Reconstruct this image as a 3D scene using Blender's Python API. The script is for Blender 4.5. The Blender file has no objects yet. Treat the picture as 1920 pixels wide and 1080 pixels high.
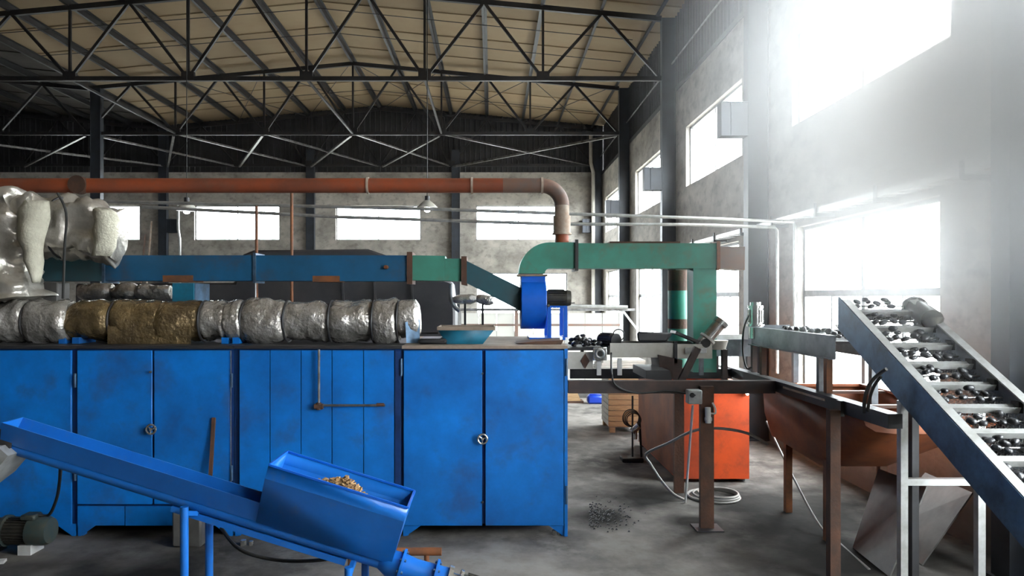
import bpy, bmesh, math, random
from mathutils import Vector, Matrix, noise
random.seed(7)
S = bpy.context.scene
COL = S.collection
# ------------------------------------------------------------------ camera, sky, exposure
CX, CY, F, H = 922.0, 558.0, 1330.0, 2.4      # vanishing point (px), focal length (px), eye height (m)
cam = bpy.data.objects.new('camera', bpy.data.cameras.new('camera'))
COL.objects.link(cam); S.camera = cam
cam.location = (0, 0, H); cam.rotation_euler = (math.pi/2, 0, 0)
cam.data.sensor_width = 36; cam.data.lens = F/1920*36
cam.data.shift_x = (960-CX)/1920; cam.data.shift_y = (CY-540)/1920
cam.data.clip_end = 300
W = bpy.data.worlds.new('overcast_sky'); S.world = W; W.use_nodes = True
bg = W.node_tree.nodes['Background']
bg.inputs[0].default_value = (0.93, 0.965, 1.0, 1); bg.inputs[1].default_value = 40.0
S.view_settings.view_transform = 'Standard'; S.view_settings.look = 'None'
S.view_settings.gamma = 1.0; S.view_settings.use_curve_mapping = False
S.view_settings.exposure = 0.0
S.cycles.max_bounces = 7; S.cycles.diffuse_bounces = 3; S.cycles.glossy_bounces = 3
S.cycles.transparent_max_bounces = 10; S.cycles.transmission_bounces = 4
S.cycles.sample_clamp_indirect = 6.0; S.cycles.caustics_reflective = False; S.cycles.caustics_refractive = False

def P(x, y, D): return Vector(((x-CX)/F*D, D, H-(y-CY)/F*D))
def PX(x, D): return (x-CX)/F*D
def PZ(y, D): return H-(y-CY)/F*D

# ------------------------------------------------------------------ materials
MATS = {}
def mat(name, col, rough=0.6, metal=0.0, dirt=None, dscale=2.0, damt=0.5, bump=0.0, bscale=20.0, dsharp=0.15,
        dirt2=None, d2scale=6.0, d2amt=0.3, stretch=(1,1,1), vary=0.0, spec=0.5, coords='Position'):
    m = bpy.data.materials.new(name); m.use_nodes = True
    nt = m.node_tree; N = nt.nodes; L = nt.links
    b = N['Principled BSDF']
    b.inputs['Roughness'].default_value = rough; b.inputs['Metallic'].default_value = metal
    b.inputs['Specular IOR Level'].default_value = spec
    geo = N.new('ShaderNodeNewGeometry'); mp = N.new('ShaderNodeMapping')
    if coords == 'Object':
        tc = N.new('ShaderNodeTexCoord'); L.new(tc.outputs['Object'], mp.inputs[0])
    else: L.new(geo.outputs['Position'], mp.inputs[0])
    mp.inputs['Scale'].default_value = stretch
    rgb = N.new('ShaderNodeRGB'); rgb.outputs[0].default_value = (*col, 1); cur = rgb.outputs[0]
    def layer(cur, c2, sc, amt, sharp, seed):
        n = N.new('ShaderNodeTexNoise'); n.inputs['Scale'].default_value = sc
        n.inputs['Detail'].default_value = 8; n.inputs['Roughness'].default_value = 0.65
        off = N.new('ShaderNodeVectorMath'); off.operation = 'ADD'; off.inputs[1].default_value = (seed, seed*2, seed*3)
        L.new(mp.outputs[0], off.inputs[0]); L.new(off.outputs[0], n.inputs[0])
        r = N.new('ShaderNodeMapRange'); thr = 0.62-amt*0.3
        r.inputs[1].default_value = thr-sharp; r.inputs[2].default_value = thr+sharp
        r.inputs[3].default_value = 0; r.inputs[4].default_value = min(1, 0.35+amt)
        L.new(n.outputs['Fac'], r.inputs[0])
        mx = N.new('ShaderNodeMix'); mx.data_type = 'RGBA'
        L.new(r.outputs[0], mx.inputs[0]); L.new(cur, mx.inputs[6]); mx.inputs[7].default_value = (*c2, 1)
        return mx.outputs[2]
    if dirt: cur = layer(cur, dirt, dscale, damt, dsharp, 3.7)
    if dirt2: cur = layer(cur, dirt2, d2scale, d2amt, 0.08, 11.3)
    if vary:
        oi = N.new('ShaderNodeObjectInfo'); hs = N.new('ShaderNodeHueSaturation')
        r = N.new('ShaderNodeMapRange'); r.inputs[3].default_value = 1-vary; r.inputs[4].default_value = 1+vary
        L.new(oi.outputs['Random'], r.inputs[0]); L.new(r.outputs[0], hs.inputs['Value']); L.new(cur, hs.inputs['Color']); cur = hs.outputs[0]
    L.new(cur, b.inputs['Base Color'])
    if bump:
        n = N.new('ShaderNodeTexNoise'); n.inputs['Scale'].default_value = bscale; n.inputs['Detail'].default_value = 6
        L.new(mp.outputs[0], n.inputs[0]); bp = N.new('ShaderNodeBump'); bp.inputs['Strength'].default_value = bump
        bp.inputs['Distance'].default_value = 0.02
        L.new(n.outputs['Fac'], bp.inputs['Height']); L.new(bp.outputs[0], b.inputs['Normal'])
    MATS[name] = m; return m
mat('floor', (0.31, 0.285, 0.26), 0.9, spec=0.06, dirt=(0.03, 0.03, 0.03), dscale=0.75, damt=0.42, dirt2=(0.36, 0.34, 0.31), d2scale=2.6, d2amt=0.2, bump=0.25, bscale=9, dsharp=0.14)
mat('ground_out', (0.35, 0.34, 0.32), 0.8, dirt=(0.25, 0.25, 0.23), dscale=0.3)
mat('plaster', (0.56, 0.52, 0.46), 0.85, dirt=(0.20, 0.185, 0.165), dscale=0.9, damt=0.42, dirt2=(0.12, 0.105, 0.09), d2scale=3.5, d2amt=0.12, bump=0.3, bscale=7, stretch=(1, 0.8, 1.3))
mat('dark_wall', (0.12, 0.11, 0.10), 0.9, dirt=(0.05, 0.05, 0.05), dscale=1.0, damt=0.4)  # walls out of view, coloured dark to cut bounced light
mat('roof_shaded', (0.06, 0.052, 0.042), 0.8, dirt=(0.03, 0.026, 0.022), dscale=0.8, damt=0.45, vary=0.13)  # neighbouring bay's roof, its shade put into the colour
mat('cladding', (0.055, 0.055, 0.06), 0.6, dirt=(0.03, 0.03, 0.03), dscale=1.5)
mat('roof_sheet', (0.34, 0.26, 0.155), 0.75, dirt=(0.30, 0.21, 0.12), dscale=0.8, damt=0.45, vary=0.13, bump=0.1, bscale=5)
mat('steel_dark', (0.022, 0.024, 0.028), 0.5, dirt=(0.05, 0.04, 0.035), dscale=3, damt=0.3)
mat('purlin', (0.035, 0.035, 0.037), 0.45, dirt=(0.02, 0.02, 0.02), dscale=3, damt=0.3)
mat('column_steel', (0.045, 0.055, 0.07), 0.5, dirt=(0.03, 0.03, 0.035), dscale=2, damt=0.4)
mat('bare_steel', (0.33, 0.33, 0.33), 0.4, 0.7, dirt=(0.1, 0.09, 0.08), dscale=6)
mat('galvanized', (0.55, 0.56, 0.55), 0.38, 0.55, dirt=(0.3, 0.29, 0.26), dscale=7, damt=0.4)
mat('stainless', (0.75, 0.75, 0.73), 0.25, 0.85, dirt=(0.35, 0.34, 0.3), dscale=12, damt=0.3)
mat('conveyor_grey', (0.22, 0.245, 0.27), 0.42, 0.35, dirt=(0.06, 0.06, 0.07), dscale=4, damt=0.4, bump=0.05)
mat('conveyor_blue', (0.10, 0.20, 0.33), 0.42, 0.3, dirt=(0.03, 0.035, 0.045), dscale=4.5, damt=0.38)
mat('cabinet_blue', (0.002, 0.215, 0.74), 0.42, dirt=(0.008, 0.055, 0.2), dscale=1.7, damt=0.34, dirt2=(0.05, 0.06, 0.10), d2scale=2.4, d2amt=0.06, dsharp=0.22, bump=0.04, bscale=3)
mat('cabinet_body', (0.004, 0.04, 0.17), 0.5, dirt=(0.005, 0.015, 0.05), dscale=3, damt=0.4)
mat('screw_blue', (0.010, 0.165, 0.60), 0.33, dirt=(0.006, 0.09, 0.36), dscale=2.2, damt=0.36, dirt2=(0.15, 0.17, 0.2), d2scale=14, d2amt=-0.12, dsharp=0.2)
mat('fan_blue', (0.004, 0.14, 0.72), 0.35, dirt=(0.006, 0.06, 0.35), dscale=2, damt=0.25)
mat('duct_blue', (0.010, 0.115, 0.26), 0.5, dirt=(0.012, 0.055, 0.10), dscale=1.2, damt=0.45, dirt2=(0.09, 0.05, 0.03), d2scale=3, d2amt=0.02, dsharp=0.2)
mat('duct_green', (0.06, 0.32, 0.24), 0.5, dirt=(0.06, 0.19, 0.14), dscale=1.6, damt=0.4, dirt2=(0.17, 0.09, 0.05), d2scale=3, d2amt=0.1)
mat('duct_teal', (0.02, 0.10, 0.13), 0.5, dirt=(0.04, 0.06, 0.07), dscale=2, damt=0.4)
mat('rust', (0.13, 0.055, 0.03), 0.75, dirt=(0.06, 0.035, 0.025), dscale=5, damt=0.5, bump=0.2, bscale=40)
mat('rust_orange', (0.30, 0.10, 0.03), 0.65, dirt=(0.10, 0.05, 0.03), dscale=4, damt=0.5)
mat('beam_brown', (0.085, 0.05, 0.04), 0.6, dirt=(0.03, 0.025, 0.025), dscale=4, damt=0.5)
mat('beam_dark', (0.045, 0.045, 0.05), 0.5, dirt=(0.02, 0.02, 0.02), dscale=4, damt=0.5)
mat('pipe_orange', (0.40, 0.085, 0.03), 0.5, dirt=(0.14, 0.06, 0.04), dscale=1.5, damt=0.35, dirt2=(0.20, 0.10, 0.07), d2scale=5, d2amt=0.1)
mat('pipe_grey', (0.20, 0.15, 0.13), 0.6, dirt=(0.30, 0.14, 0.08), dscale=5, damt=0.3)
mat('pipe_pale', (0.55, 0.48, 0.40), 0.6, dirt=(0.35, 0.2, 0.12), dscale=7, damt=0.4)
mat('tank_orange', (0.62, 0.075, 0.012), 0.45, dirt=(0.22, 0.035, 0.015), dscale=1.6, damt=0.42, dirt2=(0.10, 0.035, 0.02), d2scale=5, d2amt=0.05)
mat('tank_rust', (0.36, 0.10, 0.03), 0.6, dirt=(0.15, 0.05, 0.025), dscale=2.4, damt=0.5)
mat('foil', (0.78, 0.75, 0.70), 0.24, 0.68, dirt=(0.34, 0.30, 0.25), dscale=4, damt=0.36, bump=1.0, bscale=22, dirt2=(0.06, 0.05, 0.045), d2scale=9, d2amt=-0.02)
mat('foil_brown', (0.46, 0.33, 0.16), 0.2, 0.7, dirt=(0.15, 0.11, 0.07), dscale=4, damt=0.45, bump=1.0, bscale=24)
mat('foil_pale', (0.82, 0.78, 0.70), 0.32, 0.7, dirt=(0.45, 0.40, 0.33), dscale=4, damt=0.3, bump=1.0, bscale=9)
mat('insulation', (0.72, 0.69, 0.56), 0.9, dirt=(0.5, 0.46, 0.36), dscale=7, damt=0.3, bump=0.4, bscale=40)
mat('tarp', (0.045, 0.045, 0.05), 0.6, dirt=(0.08, 0.075, 0.075), dscale=2, damt=0.4, bump=0.3, bscale=5)
mat('black', (0.012, 0.012, 0.012), 0.5)
mat('rubber', (0.025, 0.024, 0.022), 0.6)
mat('hose_grey', (0.30, 0.29, 0.27), 0.5)
mat('white_paint', (0.72, 0.72, 0.70), 0.5, dirt=(0.5, 0.48, 0.44), dscale=5, damt=0.3)
mat('cream_paint', (0.62, 0.60, 0.54), 0.5, dirt=(0.40, 0.37, 0.30), dscale=4, damt=0.3)
mat('window_frame', (0.34, 0.35, 0.36), 0.5, dirt=(0.2, 0.2, 0.2), dscale=6)
mat('briquette', (0.018, 0.018, 0.02), 0.30, dirt=(0.06, 0.06, 0.065), dscale=14, damt=0.3, bump=0.3, bscale=50)
mat('wood', (0.50, 0.33, 0.17), 0.7, dirt=(0.32, 0.19, 0.09), dscale=5, damt=0.4, stretch=(1, 1, 6))
mat('chips', (0.48, 0.30, 0.13), 0.8, dirt=(0.22, 0.12, 0.05), dscale=20, damt=0.5)
mat('motor_dark', (0.035, 0.035, 0.032), 0.45, 0.2, dirt=(0.09, 0.08, 0.06), dscale=9, damt=0.35)
mat('motor_green', (0.045, 0.075, 0.075), 0.45, 0.2, dirt=(0.10, 0.085, 0.06), dscale=9, damt=0.35)
mat('drum_blue', (0.01, 0.05, 0.45), 0.35)
mat('dusty_top', (0.34, 0.27, 0.21), 0.8, dirt=(0.18, 0.13, 0.10), dscale=4, damt=0.4)
mat('tray_teal', (0.01, 0.18, 0.30), 0.45, dirt=(0.02, 0.10, 0.16), dscale=5, damt=0.4)
mat('grey_sheet', (0.16, 0.155, 0.145), 0.45, 0.2, dirt=(0.08, 0.075, 0.07), dscale=3, damt=0.45)
mat('switch_grey', (0.45, 0.48, 0.48), 0.45, dirt=(0.3, 0.3, 0.29), dscale=9)
def special():
    m = bpy.data.materials.new('pane_glass'); m.use_nodes = True; nt = m.node_tree; nt.nodes.clear()
    o = nt.nodes.new('ShaderNodeOutputMaterial'); t = nt.nodes.new('ShaderNodeBsdfTransparent'); g = nt.nodes.new('ShaderNodeBsdfGlossy')
    t.inputs[0].default_value = (0.93, 0.95, 0.95, 1); g.inputs['Roughness'].default_value = 0.08
    mx = nt.nodes.new('ShaderNodeMixShader'); mx.inputs[0].default_value = 0.07
    nt.links.new(t.outputs[0], mx.inputs[1]); nt.links.new(g.outputs[0], mx.inputs[2]); nt.links.new(mx.outputs[0], o.inputs[0]); MATS['glass'] = m
    m = bpy.data.materials.new('milky_sheet'); m.use_nodes = True; nt = m.node_tree; nt.nodes.clear()
    o = nt.nodes.new('ShaderNodeOutputMaterial'); t = nt.nodes.new('ShaderNodeBsdfTranslucent'); g = nt.nodes.new('ShaderNodeBsdfDiffuse')
    t.inputs[0].default_value = (0.85, 0.84, 0.80, 1); g.inputs[0].default_value = (0.75, 0.74, 0.70, 1)
    mx = nt.nodes.new('ShaderNodeMixShader'); mx.inputs[0].default_value = 0.4
    nt.links.new(t.outputs[0], mx.inputs[1]); nt.links.new(g.outputs[0], mx.inputs[2]); nt.links.new(mx.outputs[0], o.inputs[0]); MATS['milky'] = m
    m = bpy.data.materials.new('lamp_glow'); m.use_nodes = True; b = m.node_tree.nodes['Principled BSDF']
    b.inputs['Emission Color'].default_value = (0.86, 0.86, 1, 1); b.inputs['Emission Strength'].default_value = 30; MATS['glow'] = m
special()

# ------------------------------------------------------------------ mesh helpers
def V(*a): return Vector(a[0] if len(a) == 1 else a)
class MB:
    def __init__(s): s.v = []; s.f = []
    def add(s, vs, fs):
        n = len(s.v); s.v += [Vector(q) for q in vs]; s.f += [tuple(i+n for i in f) for f in fs]; return s
    def hexa(s, p): return s.add(p, [(0,3,2,1),(4,5,6,7),(0,1,5,4),(1,2,6,5),(2,3,7,6),(3,0,4,7)])
    def box(s, x0, x1, y0, y1, z0, z1):
        return s.hexa([(x0,y0,z0),(x1,y0,z0),(x1,y1,z0),(x0,y1,z0),(x0,y0,z1),(x1,y0,z1),(x1,y1,z1),(x0,y1,z1)])
    def bar(s, p, q, w, h, up=(0,0,1)):            # box from p to q, w across, h along up
        p, q = V(p), V(q); d = (q-p).normalized(); up = V(up)
        if abs(d.dot(up)) > 0.99: up = V(0,1,0)
        a = d.cross(up).normalized()*w/2; b = a.cross(d).normalized()*h/2
        return s.hexa([p-a-b, p+a-b, q+a-b, q-a-b, p-a+b, p+a+b, q+a+b, q-a+b])
    def angle(s, p, q, w, t=0.008, up=(0,0,1)):    # L section
        p, q = V(p), V(q); d = (q-p).normalized(); up = V(up)
        if abs(d.dot(up)) > 0.99: up = V(0,1,0)
        a = d.cross(up).normalized(); b = a.cross(d).normalized()
        s.bar(p+b*w/2, q+b*w/2, t, w, b); s.bar(p+a*w/2, q+a*w/2, w, t, b); return s
    def tube(s, pts, r, n=8, cap=True):
        pts = [V(p) for p in pts]; rr = r if isinstance(r, (list, tuple)) else [r]*len(pts)
        rings = []; ref = None
        for i, p in enumerate(pts):
            d = ((pts[min(i+1, len(pts)-1)]-pts[max(i-1, 0)])).normalized()
            if ref is None: ref = V(0,0,1) if abs(d.z) < 0.9 else V(0,1,0)
            a = d.cross(ref).normalized(); b = a.cross(d).normalized(); ref = b
            rings.append([p+(a*math.cos(t)+b*math.sin(t))*rr[i] for t in [2*math.pi*k/n for k in range(n)]])
        vs = [q for R in rings for q in R]; fs = []
        for i in range(len(pts)-1):
            for k in range(n): fs.append((i*n+k, i*n+(k+1)%n, (i+1)*n+(k+1)%n, (i+1)*n+k))
        if cap: fs.append(tuple(range(n))[::-1]); fs.append(tuple((len(pts)-1)*n+k for k in range(n)))
        return s.add(vs, fs)
    def cyl(s, p, q, r, n=16, r2=None): return s.tube([p, q], [r, r if r2 is None else r2], n)
    def ring(s, c, axis, R, r, n=20, m=6):
        c = V(c); ax = V(axis).normalized(); ref = V(0,0,1) if abs(ax.z) < 0.9 else V(0,1,0)
        a = ax.cross(ref).normalized(); b = a.cross(ax); vs = []; fs = []
        for i in range(n):
            t = 2*math.pi*i/n; d = a*math.cos(t)+b*math.sin(t)
            for k in range(m):
                u = 2*math.pi*k/m; vs.append(c+d*(R+r*math.cos(u))+ax*r*math.sin(u))
        for i in range(n):
            for k in range(m): fs.append((i*m+k, ((i+1)%n)*m+k, ((i+1)%n)*m+(k+1)%m, i*m+(k+1)%m))
        return s.add(vs, fs)
    def prism(s, poly, axis, a, b):                # poly: 2D points; axis 0: (y,z), 1: (x,z), 2: (x,y)
        def mk(u, v, w): return {0: (w,u,v), 1: (u,w,v), 2: (u,v,w)}[axis]
        n = len(poly); vs = [mk(u,v,a) for u,v in poly]+[mk(u,v,b) for u,v in poly]
        fs = [tuple(range(n)), tuple(range(2*n-1, n-1, -1))]+[(i, (i+1)%n, n+(i+1)%n, n+i) for i in range(n)]
        return s.add(vs, fs)
    def mesh(s, name, m, off=V(0,0,0), angle=35):
        me = bpy.data.meshes.new(name); me.from_pydata([tuple(v-off) for v in s.v], [], s.f); me.update()
        bm = bmesh.new(); bm.from_mesh(me); bmesh.ops.recalc_face_normals(bm, faces=bm.faces); bm.to_mesh(me); bm.free()
        for p in me.polygons: p.use_smooth = True
        me.set_sharp_from_angle(angle=math.radians(angle))
        me.materials.append(MATS[m]); return me
    def build(s, name, m, parent=None, bevel=0.0, solid=0.0, angle=35):
        if parent is not None:
            off = root_of(parent).location.copy()
            o = bpy.data.objects.new(name, s.mesh(name, m, off, angle)); o.parent = parent
        else:
            lo = [min(v[i] for v in s.v) for i in range(3)]; hi = [max(v[i] for v in s.v) for i in range(3)]
            off = V((lo[0]+hi[0])/2, (lo[1]+hi[1])/2, lo[2])
            o = bpy.data.objects.new(name, s.mesh(name, m, off, angle)); o.location = off
        COL.objects.link(o)
        if solid:
            md = o.modifiers.new('solid', 'SOLIDIFY'); md.thickness = solid; md.offset = 0
        if bevel:
            md = o.modifiers.new('bevel', 'BEVEL'); md.width = bevel; md.segments = 1; md.limit_method = 'ANGLE'
        return o
def root_of(o):
    while o.parent: o = o.parent
    return o
def tag(o, label, cat, group=None):
    o['label'] = label; o['category'] = cat
    if group: o['group'] = group
    return o
def thing(name, label, cat, loc=(0,0,0), group=None):
    o = bpy.data.objects.new(name, None); o.empty_display_size = 0.1; COL.objects.link(o); o.location = loc
    return tag(o, label, cat, group)
def struct(o): o['kind'] = 'structure'; return o
def structroot(name, loc=(0,0,0)):
    o = bpy.data.objects.new(name, None); o.empty_display_size = 0.1; COL.objects.link(o); o.location = loc; return struct(o)
def copy_tree(o, parent=None, loc=None, label=None):
    c = o.copy(); COL.objects.link(c); c.parent = parent
    if loc is not None: c.location = loc
    if label: c['label'] = label
    for ch in list(o.children): copy_tree(ch, c)
    return c
def lerp(a, b, t): return a+(b-a)*t
def sag(p, q, drop, n=10):
    p, q = V(p), V(q); return [p.lerp(q, i/n)-V(0,0,drop*4*(i/n)*(1-i/n)) for i in range(n+1)]
def curve(pts, k=6):                               # Catmull-Rom through pts
    pts = [V(p) for p in pts]; out = []
    for i in range(len(pts)-1):
        a, b, c, d = pts[max(i-1,0)], pts[i], pts[i+1], pts[min(i+2, len(pts)-1)]
        for j in range(k):
            t = j/k; out.append(0.5*((2*b)+(c-a)*t+(2*a-5*b+4*c-d)*t*t+(3*b-a-3*c+d)*t**3))
    return out+[pts[-1]]
def foil_sleeve(p, q, r, seed, amp=0.05, n=26, m=16, lip=0.02, sq=1.0, sy=1.0):
    p, q = V(p), V(q); d = (q-p); ax = d.normalized(); ref = V(0,0,1) if abs(ax.z) < 0.9 else V(0,1,0)
    a = ax.cross(ref).normalized(); b = a.cross(ax); vs = []; fs = []
    for i in range(m+1):
        t = i/m; c = p+d*t; e = lip*(math.exp(-(t*m/1.3)**2)+math.exp(-((1-t)*m/1.3)**2))
        for k in range(n):
            u = 2*math.pi*k/n; w = a*math.cos(u)*sy+b*math.sin(u)*sq; pos = c+w*r
            nz = noise.noise(pos*3.1+V(seed,seed*1.7,0))*amp+noise.noise(pos*9+V(0,seed,seed))*amp*0.5+abs(noise.noise(pos*17+V(seed,0,seed)))*amp*0.35
            vs.append(pos+w.normalized()*(nz-e*1.5+0.0))
    for i in range(m):
        for k in range(n): fs.append((i*n+k, i*n+(k+1)%n, (i+1)*n+(k+1)%n, (i+1)*n+k))
    vs += [p, q]; A = len(vs)-2
    for k in range(n): fs += [(A, (k+1)%n, k), (A+1, m*n+k, m*n+(k+1)%n)]
    return MB().add(vs, fs)

# ------------------------------------------------------------------ setting
XW, YB, XC = 4.65, 30.0, 4.3                       # window wall, back wall, inner face of columns
RIDGE, VALLEY, XL, YF = XC-9.0, XC-18.0, XC-36.0, -12.0
ZW, ZBC, ZE, ZR = 7.70, 7.95, 9.47, 10.31          # masonry top, truss bottom chord, top chord at eave and ridge
ZTOP = lambda x: ZR-abs(x-RIDGE if x >= VALLEY else x-VALLEY+9)*(ZR-ZE)/9
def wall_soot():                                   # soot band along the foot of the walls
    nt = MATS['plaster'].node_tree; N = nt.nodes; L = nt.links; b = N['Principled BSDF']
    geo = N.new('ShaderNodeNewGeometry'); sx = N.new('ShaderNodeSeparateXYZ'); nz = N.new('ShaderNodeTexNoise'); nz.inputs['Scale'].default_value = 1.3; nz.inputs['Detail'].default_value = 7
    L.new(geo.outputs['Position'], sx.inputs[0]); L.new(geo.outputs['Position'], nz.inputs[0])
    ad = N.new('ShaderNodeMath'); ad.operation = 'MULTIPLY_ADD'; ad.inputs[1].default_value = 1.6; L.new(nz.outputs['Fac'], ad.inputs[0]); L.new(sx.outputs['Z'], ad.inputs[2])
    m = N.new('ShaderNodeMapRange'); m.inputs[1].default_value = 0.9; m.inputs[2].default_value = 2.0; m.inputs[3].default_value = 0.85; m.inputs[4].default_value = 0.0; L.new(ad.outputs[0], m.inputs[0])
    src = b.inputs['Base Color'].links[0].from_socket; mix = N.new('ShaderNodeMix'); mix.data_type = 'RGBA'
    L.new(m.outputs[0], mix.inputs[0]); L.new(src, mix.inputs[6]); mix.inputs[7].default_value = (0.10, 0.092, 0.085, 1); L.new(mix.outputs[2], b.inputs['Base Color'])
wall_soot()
def floor_dust_shade():
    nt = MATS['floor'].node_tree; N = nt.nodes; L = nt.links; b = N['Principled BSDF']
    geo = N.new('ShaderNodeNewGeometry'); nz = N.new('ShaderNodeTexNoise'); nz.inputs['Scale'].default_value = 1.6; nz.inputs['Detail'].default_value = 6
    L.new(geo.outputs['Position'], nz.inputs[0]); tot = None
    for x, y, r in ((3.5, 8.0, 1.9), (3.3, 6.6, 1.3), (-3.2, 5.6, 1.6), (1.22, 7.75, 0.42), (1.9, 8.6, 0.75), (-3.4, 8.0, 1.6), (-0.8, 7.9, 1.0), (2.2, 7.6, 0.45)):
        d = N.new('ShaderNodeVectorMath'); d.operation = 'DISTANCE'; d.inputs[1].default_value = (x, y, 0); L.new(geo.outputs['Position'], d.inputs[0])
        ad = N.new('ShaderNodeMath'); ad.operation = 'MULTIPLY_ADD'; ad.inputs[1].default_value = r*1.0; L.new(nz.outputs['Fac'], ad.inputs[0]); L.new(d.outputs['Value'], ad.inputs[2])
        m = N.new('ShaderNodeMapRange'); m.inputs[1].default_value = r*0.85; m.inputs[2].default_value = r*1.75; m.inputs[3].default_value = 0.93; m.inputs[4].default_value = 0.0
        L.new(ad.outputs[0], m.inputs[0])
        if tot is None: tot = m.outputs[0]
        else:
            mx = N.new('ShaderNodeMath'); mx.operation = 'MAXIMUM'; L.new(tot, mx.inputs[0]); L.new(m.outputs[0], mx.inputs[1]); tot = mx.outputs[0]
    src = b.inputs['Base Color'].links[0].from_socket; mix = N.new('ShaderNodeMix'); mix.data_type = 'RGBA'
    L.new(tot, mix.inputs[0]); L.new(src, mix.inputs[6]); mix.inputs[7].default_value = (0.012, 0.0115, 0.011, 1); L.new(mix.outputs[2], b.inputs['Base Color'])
floor_dust_shade()                                     # coal dust, and shade under the tanks painted into the colour
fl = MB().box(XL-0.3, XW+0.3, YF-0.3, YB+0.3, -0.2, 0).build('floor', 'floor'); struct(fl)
g = MB().box(-90, 90, -80, 100, -0.5, -0.21).build('floor_yard', 'ground_out'); struct(g)

def wall_mesh(u0, u1, z0, z1, holes, mp):
    us = sorted({u0, u1, *[h[0] for h in holes], *[h[1] for h in holes]}); zs = sorted({z0, z1, *[h[2] for h in holes], *[h[3] for h in holes]})
    mb = MB()
    for i in range(len(us)-1):
        run = None
        for j in range(len(zs)-1):
            uc, zc = (us[i]+us[i+1])/2, (zs[j]+zs[j+1])/2
            op = any(h[0] < uc < h[1] and h[2] < zc < h[3] for h in holes)
            if not op and run is None: run = zs[j]
            if run is not None and (op or j == len(zs)-2):
                mb.hexa(mp(us[i], us[i+1], run, zs[j] if op else zs[j+1])); run = None
    return mb
mpR = lambda a, b, c, d: [(XW,a,c),(XW+0.28,a,c),(XW+0.28,b,c),(XW,b,c),(XW,a,d),(XW+0.28,a,d),(XW+0.28,b,d),(XW,b,d)]
mpB = lambda a, b, c, d: [(a,YB,c),(b,YB,c),(b,YB+0.28,c),(a,YB+0.28,c),(a,YB,d),(b,YB,d),(b,YB+0.28,d),(a,YB+0.28,d)]
mpF = lambda a, b, c, d: [(a,YF-0.28,c),(b,YF-0.28,c),(b,YF,c),(a,YF,c),(a,YF-0.28,d),(b,YF-0.28,d),(b,YF,d),(a,YF,d)]
holesR = []
for k in range(1, 7):
    yc = YF+3.08+6*k
    holesR += [(yc-1.72, yc+1.72, 0.95, 3.47), (yc-1.9, yc+1.9, 5.05, 6.48)][0 if k > 1 else 1:]
holesB = [(c-1.8, c+1.8, 4.83, 6.30) for c in (1.13, -4.80, -10.78, -16.7)]+[(-0.65, 3.2, 0.95, 3.45)]
holesF = []
struct(wall_mesh(YF-0.28, YB, 0, ZW, holesR, mpR).build('wall_right', 'plaster')); wall_r = bpy.data.objects['wall_right']
struct(wall_mesh(XL, XW+0.28, 0, ZW, holesB, mpB).build('wall_back', 'plaster')); wall_b = bpy.data.objects['wall_back']
struct(wall_mesh(XL, XW+0.28, 0, 10.9, holesF, mpF).build('wall_front', 'dark_wall'))
struct(MB().box(XL-0.28, XL, YF, YB, 0, 10.9).build('wall_left', 'dark_wall'))

WN = [0]
def window(hole, side, cols, rows, mull):
    WN[0] += 1; u0, u1, z0, z1 = hole
    if side == 'R': q = lambda u, z, w: (XW+0.13+w, u, z)
    elif side == 'B': q = lambda u, z, w: (u, YB+0.13+w, z)
    else: q = lambda u, z, w: (u, YF-0.13+w, z)
    def bx(mb, a, b, c, d, w):
        mb.hexa([q(a,c,-w),q(b,c,-w),q(b,c,w),q(a,c,w),q(a,d,-w),q(b,d,-w),q(b,d,w),q(a,d,w)])
    r = structroot('window_%d' % WN[0], q((u0+u1)/2, z0, 0))
    t = 0.045; fr = MB()
    bx(fr, u0, u0+t, z0, z1, 0.03); bx(fr, u1-t, u1, z0, z1, 0.03); bx(fr, u0, u1, z0, z0+t, 0.03); bx(fr, u0, u1, z1-t, z1, 0.03)
    fr.build('window_frame', 'window_frame', r)
    um = (u0+u1)/2; M_ = 0.022 if z0 > 2 else 0.042
    def piece(name, m, *a): m_ = MB(); bx(m_, *a); m_.build(name, m, r)
    piece('mullion', 'window_frame', um-M_, um+M_, z0+t, z1-t, 0.026)
    if z0 > 2:
        for a, b in ((u0+t, um-M_), (um+M_, u1-t)): piece('pane', 'glass', a, b, z0+t, z1-t, 0.003)
        return
    zt_ = z0+(z1-z0)*0.6
    for a, b in ((u0+t, um-M_), (um+M_, u1-t)):
        piece('transom', 'window_frame', a, b, zt_-0.045, zt_+0.045, 0.026); c = (a+b)/2
        piece('glazing_bar', 'window_frame', c-0.014, c+0.014, z0+t, zt_-0.045, 0.018)
        piece('pane', 'glass', a, b, zt_+0.045, z1-t, 0.003); piece('pane', 'glass', a, c-0.014, z0+t, zt_-0.045, 0.003); piece('pane', 'glass', c+0.014, b, z0+t, zt_-0.045, 0.003)
def portal(hole, side):
    u0, u1, z0, z1 = hole
    l = bpy.data.lights.new('sky_portal', 'AREA'); l.shape = 'RECTANGLE'; l.size = u1-u0; l.size_y = z1-z0
    l.cycles.is_portal = True
    o = bpy.data.objects.new('sky_portal', l); COL.objects.link(o); uc, zc = (u0+u1)/2, (z0+z1)/2
    if side == 'R': o.location = (XW+0.30, uc, zc); o.rotation_euler = (math.pi/2, 0, math.pi/2)
    elif side == 'B': o.location = (uc, YB+0.30, zc); o.rotation_euler = (-math.pi/2, 0, 0)
    else: o.location = (uc, YF-0.30, zc); o.rotation_euler = (math.pi/2, 0, 0)
    if side == 'B': o.rotation_euler = (math.pi/2, 0, math.pi)
    # an area light shines along its local -Z
    d = {'R': V(-1,0,0), 'B': V(0,-1,0), 'F': V(0,1,0)}[side]
    o.rotation_euler = d.to_track_quat('-Z', 'Z').to_euler()
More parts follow.
